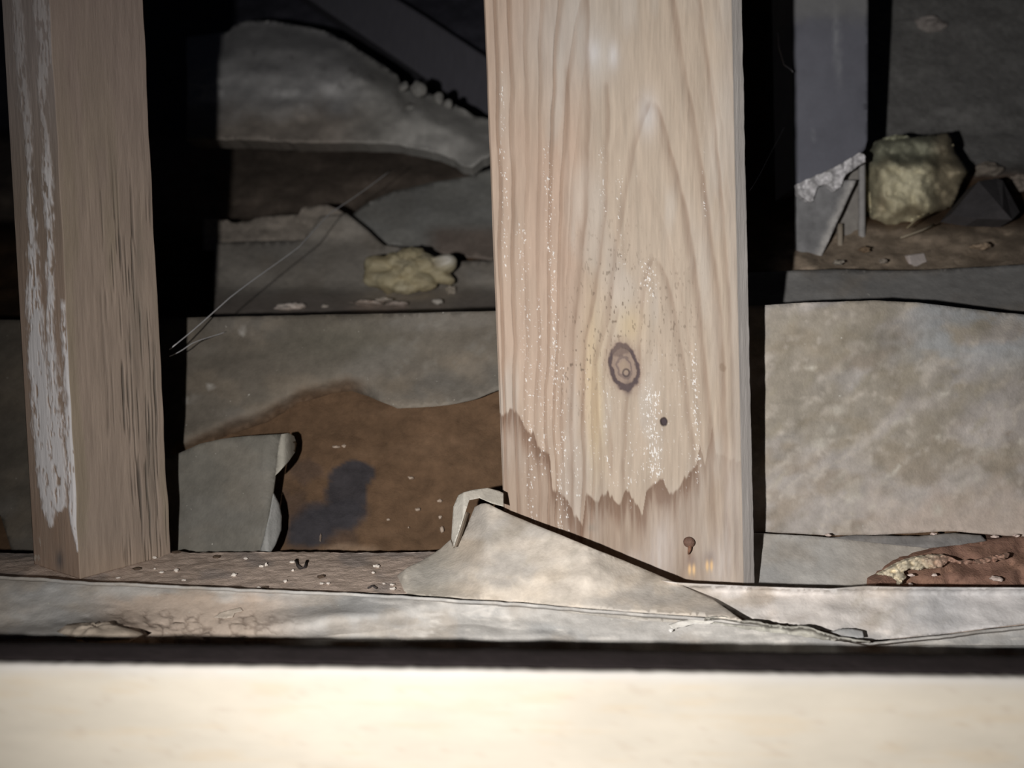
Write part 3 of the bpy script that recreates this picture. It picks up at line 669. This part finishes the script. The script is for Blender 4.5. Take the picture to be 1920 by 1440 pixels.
# folded triangular flap leaning on the wide post
def fold():
    root = empty('folded_sheet', P(1000, 1130, .262)); tag(root, 'folded triangular grey sheet leaning against the foot of the wide post', 'plastic sheet', 'grey plastic sheets')
    base = [(735, 1086), (760, 1117), (860, 1124), (985, 1131), (1190, 1148), (1340, 1158), (1392, 1164)]
    def dep(px, py):
        db = floor_d(np.maximum(interp(base, px), 1086), .0728)
        yb = interp(base, px); q = np.clip((yb-py), 0, 300)
        back = q*interp([(735, .0003), (800, .00035), (915, .000165), (1100, .00016), (1270, .00035), (1390, .00035)], px)
        return db+back+(fbm(px/50, py/40, 201, 4)-.5)*.004*ss(0, 40, q)-.002*np.sin(q/60)
    def colr(px, py):
        c = sheet_col((.61, .55, .48), 202, .35, .45, 60, 45, .3, .5)(px, py)
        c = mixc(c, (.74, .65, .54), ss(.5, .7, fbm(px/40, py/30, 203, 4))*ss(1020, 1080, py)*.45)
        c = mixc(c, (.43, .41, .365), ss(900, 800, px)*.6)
        return c
    diag = [(918, 946), (945, 960), (1000, 983), (1060, 1007), (1130, 1036), (1200, 1064), (1262, 1091), (1300, 1108), (1340, 1126), (1392, 1164)]
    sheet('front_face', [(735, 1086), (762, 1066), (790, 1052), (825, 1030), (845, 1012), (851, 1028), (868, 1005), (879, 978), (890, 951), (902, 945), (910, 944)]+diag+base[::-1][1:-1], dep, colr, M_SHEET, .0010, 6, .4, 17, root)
    def d2(px, py): return .302+interp([(845, .000), (870, -.008), (905, -.006), (980, .002)], px)+interp([(910, .004), (950, -.004), (1030, -.014)], py)
    sheet('folded_back', [(846, 1010), (848, 980), (850, 950), (859, 929), (870, 923), (886, 919), (914, 915), (936, 921), (944, 925), (944, 950), (922, 944), (899, 934), (880, 938), (872, 962), (864, 988), (851, 1026)], d2, sheet_col((.58, .55, .49), 204, .1, .15, 40, 30), M_SHEET, .0010, 3, .15, 18, root)
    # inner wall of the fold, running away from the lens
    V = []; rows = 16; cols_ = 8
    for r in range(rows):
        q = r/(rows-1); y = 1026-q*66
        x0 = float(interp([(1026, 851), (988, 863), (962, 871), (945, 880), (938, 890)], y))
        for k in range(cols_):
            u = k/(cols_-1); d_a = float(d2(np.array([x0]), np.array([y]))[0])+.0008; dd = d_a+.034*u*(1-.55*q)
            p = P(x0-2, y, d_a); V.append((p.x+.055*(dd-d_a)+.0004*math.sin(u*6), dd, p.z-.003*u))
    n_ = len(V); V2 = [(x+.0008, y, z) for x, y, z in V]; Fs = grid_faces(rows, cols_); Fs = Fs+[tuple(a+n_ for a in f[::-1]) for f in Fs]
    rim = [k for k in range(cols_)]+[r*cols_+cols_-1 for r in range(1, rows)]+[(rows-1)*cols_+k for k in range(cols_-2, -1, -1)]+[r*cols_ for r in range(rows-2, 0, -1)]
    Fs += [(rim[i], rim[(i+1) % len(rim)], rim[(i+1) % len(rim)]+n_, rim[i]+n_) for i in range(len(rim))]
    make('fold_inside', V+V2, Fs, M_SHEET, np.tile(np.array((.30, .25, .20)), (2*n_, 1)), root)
fold()

# ------------------------------------------------------------------ foreground board
def board():
    nx, nz = 200, 60; d0 = .172
    xs = np.linspace(-700, 2620, nx); V = []; nt = 5
    ytop = lambda x: 1246+(x/1920.)*27
    rows = []
    for k in range(nt):                          # top edge: thin, eased
        q = k/(nt-1); rows.append((d0+.0035*(1-q), -2.0*math.sin(q*math.pi)+3*(1-q)))
    A = []
    for dd, dy in rows:
        py = ytop(xs)+dy+(fbm(xs/12, xs*0, 211, 3)-.5)*3; A.append(np.stack([(xs-960)/F*d0, np.full(nx, dd), CZ-(py-720)/F*d0], 1))
    for q in np.linspace(0, 1, nz)[1:]:
        py = ytop(xs)+q*460; A.append(np.stack([(xs-960)/F*d0, np.full(nx, d0-.0002), CZ-(py-720)/F*d0], 1))
    b = A[-1].copy(); b[:, 1] += .0037; A.append(b)
    n = len(A); V = np.concatenate(A, 0); px, py = proj(V)
    c = np.tile(np.array((.385, .352, .298)), (len(V), 1))*(.93+.14*fbm(px/160, py/40, 212, 4))[:, None]
    c = mixc(c, (.385, .325, .245), ss(.55, .75, fbm(px/130, py/14, 213, 4))*.5)
    c = mixc(c, (.32, .27, .22), ss(.70, .8, fbm(px/22, py/12, 214, 3))*.35)
    c = mixc(c, (.35, .345, .345), ss(30, 0, py-ytop(px))*.6)
    c = mixc(c, (.30, .275, .235), gauss(px, py, 20, 1368, 55, 3)*.7)
    o = make('board', V, grid_faces(n, nx, False)+[(k, k+1, (n-1)*nx+k+1, (n-1)*nx+k) for k in range(nx-1)], M_BOARD, c)
    tag(o, 'pale cream board running across the bottom foreground', 'board')
board()

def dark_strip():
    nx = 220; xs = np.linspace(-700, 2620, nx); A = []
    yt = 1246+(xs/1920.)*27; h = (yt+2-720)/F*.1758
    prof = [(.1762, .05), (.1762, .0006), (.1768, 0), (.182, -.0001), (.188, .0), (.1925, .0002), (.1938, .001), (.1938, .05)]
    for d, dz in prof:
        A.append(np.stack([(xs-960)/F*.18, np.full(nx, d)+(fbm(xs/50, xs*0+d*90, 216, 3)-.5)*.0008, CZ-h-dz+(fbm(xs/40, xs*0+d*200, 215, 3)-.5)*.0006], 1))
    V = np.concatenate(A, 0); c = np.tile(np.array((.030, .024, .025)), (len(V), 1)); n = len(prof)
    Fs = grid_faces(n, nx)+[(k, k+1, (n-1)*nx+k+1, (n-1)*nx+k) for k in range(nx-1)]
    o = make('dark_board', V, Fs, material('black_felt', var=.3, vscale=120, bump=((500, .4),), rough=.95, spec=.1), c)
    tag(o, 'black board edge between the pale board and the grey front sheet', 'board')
dark_strip()

# ------------------------------------------------------------------ left opening, further back
def far_sheet(name, poly, dep, colr, label, cat, seed, thick=.002, step=9, jag=1.5, rough=.006, group=None, mat=None):
    o = sheet(name, poly, lambda px, py: dep(px, py)+(fbm(px/70, py/45, seed, 4)-.5)*rough*2, colr, mat or M_SHEET, thick, step, jag, seed)
    tag(o, label, cat, group); return o
far_sheet('plastic_sheet', [(250, 640), (402, 640), (402, 455), (470, 452), (570, 450), (600, 405), (650, 400), (690, 432), (720, 460), (800, 470), (860, 490), (930, 488), (1000, 488), (1000, 640)],
    lambda px, py: interp([(640, .47), (590, .515), (540, .58), (450, .63), (400, .645)], py), lambda px, py: mixc(sheet_col((.55, .505, .45), 221, .2, .25, 80, 40)(px, py), (.42, .345, .31), ss(540, 570, py)*.5), 'brownish grey sheet on the slope under the left foam lump', 'plastic sheet', 23, group='grey plastic sheets')
far_sheet('plastic_sheet', [(640, 420), (690, 380), (740, 358), (820, 340), (880, 330), (930, 312), (1010, 300), (1010, 500), (930, 490), (870, 482), (800, 478), (720, 458), (690, 436)],
    lambda px, py: interp([(500, .650), (430, .678), (300, .74)], py), lambda px, py: mixc(sheet_col((.46, .46, .44), 222, .3, .1, 80, 40)(px, py), (.30, .215, .17), ss(415, 440, py)*ss(780, 830, px)*.7), 'dim grey sheet low on the slope just left of the wide post', 'plastic sheet', 24, group='grey plastic sheets')
def mass_col(px, py):
    c = np.tile(np.array((.84, .83, .83)), (len(px), 1))*(.85+.3*fbm(px/60, py/45, 223, 4))[:, None]
    c = mixc(c, (.48, .41, .345), ss(170, 240, py+(fbm(px/40, py/40, 224, 3)-.5)*60)*ss(800, 600, px)*.85)
    c = mixc(c, (.52, .50, .44), ss(620, 720, px)*.5)
    for x, y, a, b in ((475, 102, 6, 7), (550, 110, 14, 6), (605, 126, 6, 6), (660, 132, 9, 5), (695, 145, 9, 4), (640, 162, 8, 5)):
        c = mixc(c, (.20, .19, .19), np.clip(gauss(px, py, x, y, a*.8, b*.8, .4), 0, 1)*.7)
    return c
MB = [(350, 262), (430, 262), (520, 266), (600, 268), (680, 268), (750, 272), (800, 282), (850, 298), (868, 312), (885, 314), (905, 298), (935, 285), (980, 270)]
MT = [(980, 232), (930, 224), (890, 218), (860, 200), (832, 186), (815, 180), (800, 170), (790, 160), (776, 156), (768, 168), (752, 162), (745, 140), (720, 122), (690, 104), (650, 78), (620, 62), (580, 50), (520, 40), (470, 38), (440, 44), (425, 60), (350, 70)]
far_sheet('sagging_insulation', MB+MT, lambda px, py: interp([(40, .76), (150, .705), (262, .675), (320, .665)], py)+.03*ss(60, 0, np.minimum(np.abs(py-interp([(a, b) for a, b in MT[::-1]], px)), 60)), mass_col, 'sagging grey insulation slab with crumbly upper edge in the left background', 'insulation', 25, .025, 7, 3.0, .012, mat=M_FOAM)
for i, (x, y, r) in enumerate(((757, 163, 9), (785, 168, 15), (822, 185, 11), (840, 196, 9), (770, 205, 12))):
    o = blob('foam_crumb', [(P(x, y, .695), r/F*.69)], (.42, .41, .39), M_FOAM, 3, .0015, 180, seed=i)
    tag(o, ['pea-sized grey crumb at the left end of the insulation edge', 'largest round grey crumb on the insulation edge', 'grey crumb right of the largest one on the insulation edge', 'rightmost small grey crumb on the insulation edge', 'grey crumb on the insulation face below the edge crumbs'][i], 'crumb', 'crumbs on the insulation edge')
# crumbly dirt rim
far_sheet('crumbled_rim', [(380, 470), (380, 410), (425, 412), (440, 418), (460, 416), (480, 408), (520, 404), (560, 402), (565, 390), (590, 386), (615, 384), (640, 396), (655, 410), (680, 430), (720, 458), (700, 470)],
    lambda px, py: interp([(470, .632), (384, .66)], py), lambda px, py: np.tile(np.array((.58, .51, .44)), (len(px), 1))*(.7+.6*fbm(px/18, py/14, 226, 4))[:, None], 'crumbly pale rim of dirt above the brownish grey sheet', 'dirt', 26, .02, 5, 2.5, .01, mat=M_DIRT)
# diagonal timbers far behind
def beam(name, a, b, wd, th, colr, label):
    a = Vector(a); b = Vector(b); t = (b-a).normalized(); s = t.cross(Vector((0, 1, 0))).normalized(); n = s.cross(t)
    V = []
    m = 24
    for i in range(m):
        p = a+(b-a)*(i/(m-1))
        for u, v in ((-1, -1), (-.9, -1.08), (.9, -1.08), (1, -1), (1, 1), (-1, 1)):
            w_ = 1+.03*mnoise.noise(p*12+Vector((u*3, v, 0))); V.append((p+s*u*wd/2*w_+n*v*th/2*w_)[:])
    Fs = grid_faces(m, 6, True)+[tuple(range(5, -1, -1)), tuple((m-1)*6+k for k in range(6))]
    o = make(name, V, Fs, M_WOOD, np.tile(np.array(colr), (len(V), 1)), smooth=False); tag(o, label, 'beam', 'dark beams in the background'); return o
beam('diagonal_beam', P(560, -60, 1.02), P(1150, 330, .90), .060, .03, (.26, .255, .30), 'dark diagonal beam just above the insulation slab')
beam('diagonal_beam', P(660, -90, 1.16), P(1200, 240, 1.06), .080, .03, (.14, .13, .20), 'upper darkest diagonal beam left of the wide post')

# ------------------------------------------------------------------ yellow foam lumps
def foam_col(hi, lo):
    def f(V, C):
        px, py = proj(V); m = ss(.42, .68, fbm(px/16, py/12, 301, 4)); c = C.copy()
        c = c*(1-m[:, None])+np.array(hi)[None, :]*m[:, None]; m2 = ss(.52, .75, fbm(px/24, py/10, 302, 4))
        return c*(1-.8*m2[:, None])+np.array(lo)[None, :]*(.8*m2[:, None])
    return f
k = .565/F
o = blob('foam_lump', [(P(768, 513, .566), (40*k, .014, 30*k)), (P(708, 498, .568), (24*k, .011, 20*k)), (P(702, 520, .566), (18*k, .010, 20*k)), (P(728, 528, .562), (28*k, .011, 20*k)), (P(740, 492, .568), (24*k, .011, 17*k)), (P(772, 482, .570), (27*k, .012, 19*k)), (P(798, 500, .567), (26*k, .012, 24*k)), (P(790, 528, .561), (28*k, .011, 18*k)), (P(758, 540, .558), (26*k, .009, 12*k)), (P(838, 493, .566), (19*k, .010, 17*k)), (P(822, 515, .566), (22*k, .010, 15*k)), (P(836, 526, .566), (16*k, .009, 10*k))],
    (.56, .49, .32), M_FOAM, 5, .0022, 110, colfn=lambda V, C: mixc(foam_col((.66, .59, .41), (.40, .33, .20))(V, C), (.92, .88, .80), np.clip(gauss(*proj(V), 836, 486, 17, 11)*1.4, 0, 1)))
tag(o, 'yellow expanding foam lump with a white knob, left of the wide post', 'foam')
k = .475/F
def foam_r_dep(px, py):
    wx = px+(fbm(px/30, py/30, 305, 3)-.5)*26; wy = py+(fbm(px/30+5, py/30, 306, 3)-.5)*26
    slab = ss(1636, 1668, wx)*ss(1768, 1735, wx)*ss(290, 322, wy)*ss(412, 372, wy)
    top = ss(318, 285, wy)
    out = [(1645, 262), (1780, 248), (1790, 282), (1816, 322), (1786, 388), (1723, 406), (1682, 430), (1630, 412), (1624, 298)]
    ed = np.full(len(px), 1e9)
    for (ax, ay), (bx, by) in zip(out, out[1:]+out[:1]):
        t = np.clip(((px-ax)*(bx-ax)+(py-ay)*(by-ay))/((bx-ax)**2+(by-ay)**2), 0, 1); ed = np.minimum(ed, np.hypot(px-ax-t*(bx-ax), py-ay-t*(by-ay)))
    fold_ = .0042*np.sin((wx*.75+wy*.55)/7.5)*ss(372, 395, wy)*ss(1640, 1660, wx)+.003*np.sin((wy+wx*.3)/9)*ss(1740, 1765, wx)+.0025*np.sin(wx/9)*ss(1672, 1650, wx)
    return .486-.012*slab+.011*top+.006*ss(1740, 1790, wx)-fold_+.016*(1-np.sqrt(np.clip(1-(1-np.clip(ed/26, 0, 1))**2, 0, 1)))+(fbm(px/14, py/14, 307, 4)-.5)*.008
def foam_r_c2(px, py):
    c = np.tile(np.array((.56, .51, .35)), (len(px), 1))*(.75+.5*fbm(px/16, py/12, 308, 4))[:, None]
    c = mixc(c, (.84, .79, .57), np.clip(gauss(px, py, 1705, 338, 42, 34)+gauss(px, py, 1690, 408, 26, 10)*.5, 0, 1)*.75)
    c = mixc(c, (.27, .28, .215), ss(322, 290, py+(fbm(px/20, py/20, 303, 3)-.5)*26)*.85)
    c = mixc(c, (.36, .295, .205), ss(1735, 1768, px)*.7)
    return mixc(c, (.32, .25, .17), np.clip(gauss(px, py, 1652, 385, 12, 20)+gauss(px, py, 1715, 400, 14, 10), 0, 1)*.5)
o = sheet('foam_lump', [(1645, 262), (1680, 252), (1720, 256), (1780, 248), (1790, 282), (1808, 308), (1816, 322), (1804, 345), (1786, 388), (1759, 397), (1723, 406), (1699, 424), (1682, 430), (1669, 424), (1630, 412), (1626, 382), (1623, 340), (1624, 298)], foam_r_dep, foam_r_c2, M_FOAM, .022, 4, 1.5, 34)
tag(o, 'yellowish glossy foam lump beside the grey upright on the right', 'foam')

# ------------------------------------------------------------------ grey upright with torn foot (right background)
def grey_upright():
    root = empty('grey_upright', P(1560, 500, .47)); tag(root, 'grey upright with torn white-edged foot, right of the wide post', 'upright')
    up = lambda px, py: .468+(fbm(px/120, py/120, 311, 2)-.5)*.003
    def ucol(px, py):
        c = np.tile(np.array((.20, .205, .245)), (len(px), 1))*(.9+.2*fbm(px/70, py/90, 312, 3))[:, None]
        c = mixc(c, (.42, .43, .46), np.clip(gauss(px, py, 1568, 60, 5, 60)+gauss(px, py, 1574, 130, 3, 30)*.6+gauss(px, py, 1524, 253, 3, 7)*1.4, 0, 1)*.6)
        c = mixc(c, (.31, .31, .30), ss(60, 10, py+(fbm(px/20, py/20, 313, 3)-.5)*30)*.6)
        return c
    sheet('shaft', [(1478, -330), (1629, -330), (1628, 0), (1627, 262), (1622, 280), (1610, 292), (1560, 322), (1500, 352), (1490, 352)], up, ucol, material('grey_coating', var=.1, vscale=90, bump=((120, .2),), dist=.001, rough=.6), .034, 8, .3, 27, root)
    sheet('torn_rim', [(1494, 345), (1512, 336), (1560, 316), (1600, 294), (1612, 286), (1621, 290), (1623, 304), (1600, 318), (1588, 326), (1582, 334), (1578, 350), (1566, 358), (1554, 348), (1542, 346), (1532, 352), (1528, 366), (1521, 380), (1508, 373), (1496, 364)], lambda px, py: .4515+(fbm(px/9, py/9, 314, 3)-.5)*.008, lambda px, py: np.tile(np.array((.66, .65, .67)), (len(px), 1))*(.7+.6*fbm(px/8, py/8, 315, 3))[:, None], M_FOAM, .004, 3, 2.2, 28, root)
    sheet('lower_flap', [(1493, 350), (1530, 352), (1560, 346), (1585, 338), (1606, 338), (1590, 372), (1566, 425), (1548, 465), (1534, 494), (1493, 500)], lambda px, py: .456+.010*ss(1500, 1600, px)*0+(fbm(px/30, py/30, 316, 3)-.5)*.003, lambda px, py: mixc(np.tile(np.array((.27, .27, .28)), (len(px), 1))*(.8+.4*fbm(px/25, py/40, 317, 3))[:, None], (.66, .64, .62), ss(22, 4, (1606-(py-338)*.462)-px+(fbm(px/8, py/8, 318, 3)-.5)*16)*.8), M_SHEET, .0025, 5, .8, 29, root)
    sheet('inner_panel', [(1545, 345), (1614, 300), (1613, 462), (1572, 464), (1566, 440), (1545, 440)], lambda px, py: .478+px*0, lambda px, py: np.tile(np.array((.34, .32, .30)), (len(px), 1)), M_SHEET, .004, 6, .3, 30, root)
    pts = [P(1616, 300+(i*8), .474) for i in range(21)]
    tube('inner_rim', pts, [.0014]+[.0020]*19+[.0016], M_SHEET, (.40, .39, .385), root, 8)
    tube('inner_rib', [P(1575, 420+i*10, .470) for i in range(8)], .0017, M_SHEET, (.36, .31, .25), root, 8)
grey_upright()

far_sheet('plastic_sheet', [(1380, 640), (1380, 512), (1478, 508), (1560, 505), (1640, 507), (1720, 507), (1800, 503), (1920, 496), (2100, 490), (2250, 490), (2250, 660), (1920, 640)],
    lambda px, py: interp([(650, .375), (600, .387), (560, .399), (500, .418)], py), lambda px, py: sheet_col((.27, .265, .26), 231, .5, .25, 60, 30)(px, py), 'narrow grey sheet strip behind the top of the mottled right sheet', 'plastic sheet', 31, .0012, 8, 1.0, .002, group='grey plastic sheets')
# dark shard, white block, straw and crumbs on the soil
def shard():
    V = [P(1783, 402, .470)[:], P(1835, 340, .482)[:], P(1868, 334, .492)[:], P(1880, 338, .488)[:], P(1912, 398, .476)[:], P(1898, 412, .466)[:], P(1832, 410, .462)[:], P(1880, 392, .460)[:]]
    V2 = [(x, y+.012, z-.002) for x, y, z in V]
    Fs = [(0, 6, 1), (1, 6, 7), (1, 7, 2), (2, 7, 3), (3, 7, 5), (3, 5, 4), (6, 5, 7)]
    n = len(V); rim = [0, 1, 2, 3, 4, 5, 6]
    Fs += [tuple(i+n for i in f[::-1]) for f in Fs]+[(rim[i], rim[(i+1) % 7], rim[(i+1) % 7]+n, rim[i]+n) for i in range(7)]
    o = make('dark_shard', V+V2, Fs, material('dark_felt', (.085, .08, .085), var=.25, vscale=150, bump=((400, .4),)), None, smooth=False)
    tag(o, 'dark grey tent-shaped shard on the soil right of the yellowish foam', 'shard')
shard()
def lump(name, px, py, d, wpx, hpx, colr, label, cat, seed, group=None, sub=2, rough=.35, mat=None, flat=True):
    k = d/F; r = (wpx*k/2, max(wpx, hpx)*k*.4, hpx*k/2)
    bm = bmesh.new(); bmesh.ops.create_icosphere(bm, subdivisions=sub, radius=1)
    V = np.array([v.co[:] for v in bm.verts]); Fs = [tuple(v.index for v in f.verts) for f in bm.faces]; bm.free()
    nn = np.array([mnoise.noise(Vector(v)*1.6+Vector((seed*5.31, seed*1.7, 0))) for v in V])
    V = V*(1+nn*rough*1.6)[:, None]*np.array(r)[None, :]+np.array(P(px, py, d))[None, :]
    o = make(name, V, Fs, mat or M_FOAM, np.tile(np.array(colr), (len(V), 1)), smooth=not flat); tag(o, label, cat, group); return o
def white_block():
    a = [P(1704, 478, .452), P(1734, 474, .456), P(1742, 498, .450), P(1707, 502, .446)]
    V = [p[:] for p in a]+[(p.x, p.y+.009, p.z+.001) for p in a]
    Fs = [(0, 3, 2, 1), (4, 5, 6, 7), (0, 1, 5, 4), (1, 2, 6, 5), (2, 3, 7, 6), (3, 0, 4, 7)]
    o = make('white_block', V, Fs, material('chalky_white', (.78, .70, .67), var=.15, bump=((600, .5),)), None, smooth=False)
    md = o.modifiers.new('soft', 'BEVEL'); md.width = .0008; md.segments = 2
    tag(o, 'small white block on the soil below the yellowish foam', 'block')
white_block()
M_STRAW = material('straw', var=.15, bump=((900, .3),))
o = tube('straw', [P(1688, 446, .452), P(1706, 440, .450), P(1728, 432, .452), P(1752, 421, .456)], .0006, M_STRAW, (.42, .36, .27)); tag(o, 'pale straw lying on the soil under the yellowish foam', 'straw')
o = tube('straw', [P(1700, 428, .448), P(1718, 412, .449), P(1742, 400, .451)], .0005, M_STRAW, (.30, .25, .16)); tag(o, 'short brown straw against the yellowish foam', 'straw')
for i, (x, y, w_, h_, c_) in enumerate(((1620, 468, 22, 10, (.25, .18, .12)), (1655, 490, 14, 9, (.36, .31, .26)), (1572, 492, 20, 9, (.38, .34, .29)), (1840, 462, 34, 12, (.38, .29, .21)), (1850, 318, 46, 26, (.30, .26, .22)), (1908, 345, 34, 30, (.33, .28, .24)), (1740, 52, 60, 30, (.42, .38, .36)))):
    d = float(slope_depth(np.array([x]), np.array([y+4]))[0])-(.008 if y > 100 else -.004)
    lump('soil_clod', x, y, d, w_, h_, c_, ['dark little clod left of the white block', 'pale clod just left of the white block', 'pale clod at the foot of the grey upright', 'flat tan clod right of the white block', 'grey clod behind the dark shard', 'pinkish clod right of the dark shard', 'faint pale clod high on the right background'][i], 'clod', i+3, 'clods on the right slope', 3, mat=M_DIRT)
for i, (x, y, w_, h_, c_) in enumerate(((535, 578, 46, 18, (.72, .64, .58)), (560, 574, 26, 12, (.66, .58, .52)), (610, 576, 14, 10, (.60, .54, .48)), (690, 568, 60, 10, (.56, .47, .41)), (745, 570, 40, 9, (.54, .46, .41)), (820, 566, 18, 9, (.68, .63, .57)), (845, 545, 18, 18, (.42, .37, .31)), (720, 562, 30, 6, (.62, .55, .48)))):
    lump('foam_crumb', x, y, .532 if y > 560 else .566, w_, h_, c_, ['largest pale crumb behind the left sheet top edge', 'crumb beside the largest pale crumb', 'small grey crumb on the slope left of centre', 'long flat crumb below the foam lump', 'flat crumb under the middle of the foam lump', 'small pale crumb under the right end of the foam lump', 'grey crumb hanging below the white knob', 'thin sliver crumb below the foam lump'][i], 'crumb', i+20, 'crumbs below the left foam lump', 3)

# ------------------------------------------------------------------ crumbs on the plate and on the bank
pl = [(290, 1047, 8, 5), (290, 1067, 5, 3), (303, 1074, 9, 4), (331, 1071, 9, 7), (345, 1089, 8, 4), (222, 1084, 8, 3), (439, 1080, 11, 7), (461, 1048, 9, 4), (490, 1063, 9, 5), (499, 1061, 6, 7), (548, 1055, 10, 5), (549, 1071, 5, 5), (535, 1091, 7, 5), (485, 1103, 7, 4), (603, 1095, 9, 4), (615, 1095, 7, 4), (706, 1063, 13, 6), (700, 1075, 6, 4), (735, 1097, 9, 4), (736, 1105, 12, 5), (720, 1095, 7, 3)]
for i, (x, y, w_, h_) in enumerate(pl):
    lump('white_crumb', x, y-h_*.3, plate_d(y), w_, h_, (.78, .72, .66), 'tiny white crumb on the dusty plate between the posts', 'crumb', i+40, 'white crumbs on the dusty plate', 2)
for i, (x, y, w_, h_, lab) in enumerate(((407, 1044, 14, 6, 'dark flake at the rear edge of the dusty plate'), (602, 1081, 15, 7, 'brown flake in the middle of the dusty plate'), (331, 1035, 18, 6, 'dark flake at the foot of the narrow post'), (258, 1066, 16, 6, 'dark smear of dirt beside the narrow post'), (497, 1101, 12, 5, 'dark grain at the front edge of the dusty plate'))):
    lump('dark_flake', x, y, plate_d(y)-.0004, w_, h_, (.10, .07, .05), lab, 'flake', i+70, 'dark flakes on the plate', 2, mat=M_DIRT)
cl = [P(556, 1050, .307), P(558, 1060, .3025), P(564, 1066, .2985), P(572, 1064, .2995), P(576, 1052, .306)]
o = tube('wire_loop', cl, .0006, material('dark_wire', (.05, .042, .04), var=.2, bump=()), (.05, .04, .04), n=6); tag(o, 'small dark wire loop at the rear edge of the dusty plate', 'wire')
o = tube('wire_loop', [P(690, 1103, .2795), P(698, 1098, .281), P(706, 1103, .2795)], .0004, material('dark_wire'), (.05, .04, .04), n=6); tag(o, 'tiny dark wire bit left of the folded triangle', 'wire')
bk = [(770, 896, 11, 6), (783, 955, 10, 6), (728, 974, 7, 4), (825, 939, 9, 6), (829, 993, 8, 12), (825, 970, 6, 6), (630, 838, 15, 5), (645, 836, 8, 6), (601, 1008, 3, 16), (766, 989, 3, 3)]
for i, (x, y, w_, h_) in enumerate(bk):
    d = float(bank_depth(np.array([x]), np.array([y]))[0])+.0055
    lump('white_crumb', x, y, d, w_, h_, (.50, .40, .32), 'small pale crumb stuck on the bare brown bank', 'crumb', i+90, 'pale crumbs on the brown bank', 2)
for i, (x, y, w_, h_) in enumerate(((1708, 1078, 12, 5), (1868, 1085, 22, 9), (1752, 1078, 10, 5), (1707, 1096, 8, 6), (1905, 1004, 12, 5), (1866, 1006, 14, 5), (1750, 1001, 12, 5), (1552, 1003, 12, 5))):
    lump('white_crumb', x, y, .297 if y > 1050 else .318, w_, h_, (.75, .62, .56), ['white crumb under the left of the foam scrap', 'largest pinkish white crumb on the reddish mound', 'white crumb under the middle of the foam scrap', 'white crumb at the foot of the foam scrap', 'white crumb above the mound at the right edge', 'white crumb above the mound, near the right edge', 'white crumb on the lower edge of the mottled sheet', 'leftmost white crumb under the mottled sheet'][i], 'crumb', i+120, 'white crumbs at the right foot of the bank', 2)
o = sheet('plaster_flake', [(400, 1158), (410, 1150), (425, 1146), (450, 1140), (455, 1146), (440, 1150), (436, 1158), (420, 1160)], on_plate(.0722), lambda px, py: np.tile(np.array((.50, .43, .36)), (len(px), 1)), M_SHEET, .0008, 3, .8, 33); tag(o, 'pale flake lying in the dust of the front sheet', 'flake')
for i, (x, y, w_, h_) in enumerate(((1258, 1182, 9, 5), (1266, 1172, 6, 4), (1429, 1173, 5, 4))):
    lump('white_crumb', x, y, float(floor_d(y, plate_h(y)-.0012)), w_, h_, (.85, .84, .82), ['white crumb left of the white shred', 'smaller white crumb beside the white shred', 'tiny crumb on the torn edge'][i], 'crumb', i+140, 'white crumbs by the torn edge', 2)
# crumpled bit of sheet at the front left
o = blob('crumpled_scrap', [(P(178, 1184, .2440), (.0075, .005, .0022)), (P(212, 1192, .2405), (.0085, .005, .0018)), (P(150, 1180, .2460), (.006, .004, .0014))], (.42, .355, .29), M_SHEET, 4, .0020, 300, seed=2)
tag(o, 'crumpled brownish scrap on the front sheet at the lower left', 'scrap')

# ------------------------------------------------------------------ cobweb strands
M_WEB = material('cobweb', (.75, .75, .77), var=.1, bump=())
def strand(pts, r, label):
    q = []
    for i in range(len(pts)-1):
        for k in range(8):
            t = k/8; q.append(tuple(a+(b-a)*t for a, b in zip(pts[i], pts[i+1])))
    q.append(pts[-1])
    P3 = [P(x, y+1.5*math.sin(i*.5), d) for i, (x, y, d) in enumerate(q)]
    o = tube('cobweb_strand', P3, r, M_WEB, (.5, .5, .5), n=5); tag(o, label, 'cobweb', 'cobweb strands')
strand([(318, 655, .345), (430, 560, .40), (560, 462, .47), (620, 400, .52), (735, 318, .60)], .00030, 'long cobweb strand rising from the narrow post towards the insulation')
strand([(318, 668, .352), (360, 645, .37), (425, 620, .40)], .00026, 'short cobweb strand across the corner of the left sheet')
strand([(1405, 358, .318), (1430, 318, .36), (1470, 238, .45)], .00016, 'faint cobweb strand between wide post and grey upright')
strand([(1458, 60, .44), (1460, 90, .44), (1470, 120, .445), (1487, 136, .455)], .00040, 'curved hair-like cobweb at the left edge of the grey upright')
for o in list(bpy.data.objects):
    if '_o' in o: del o['_o']
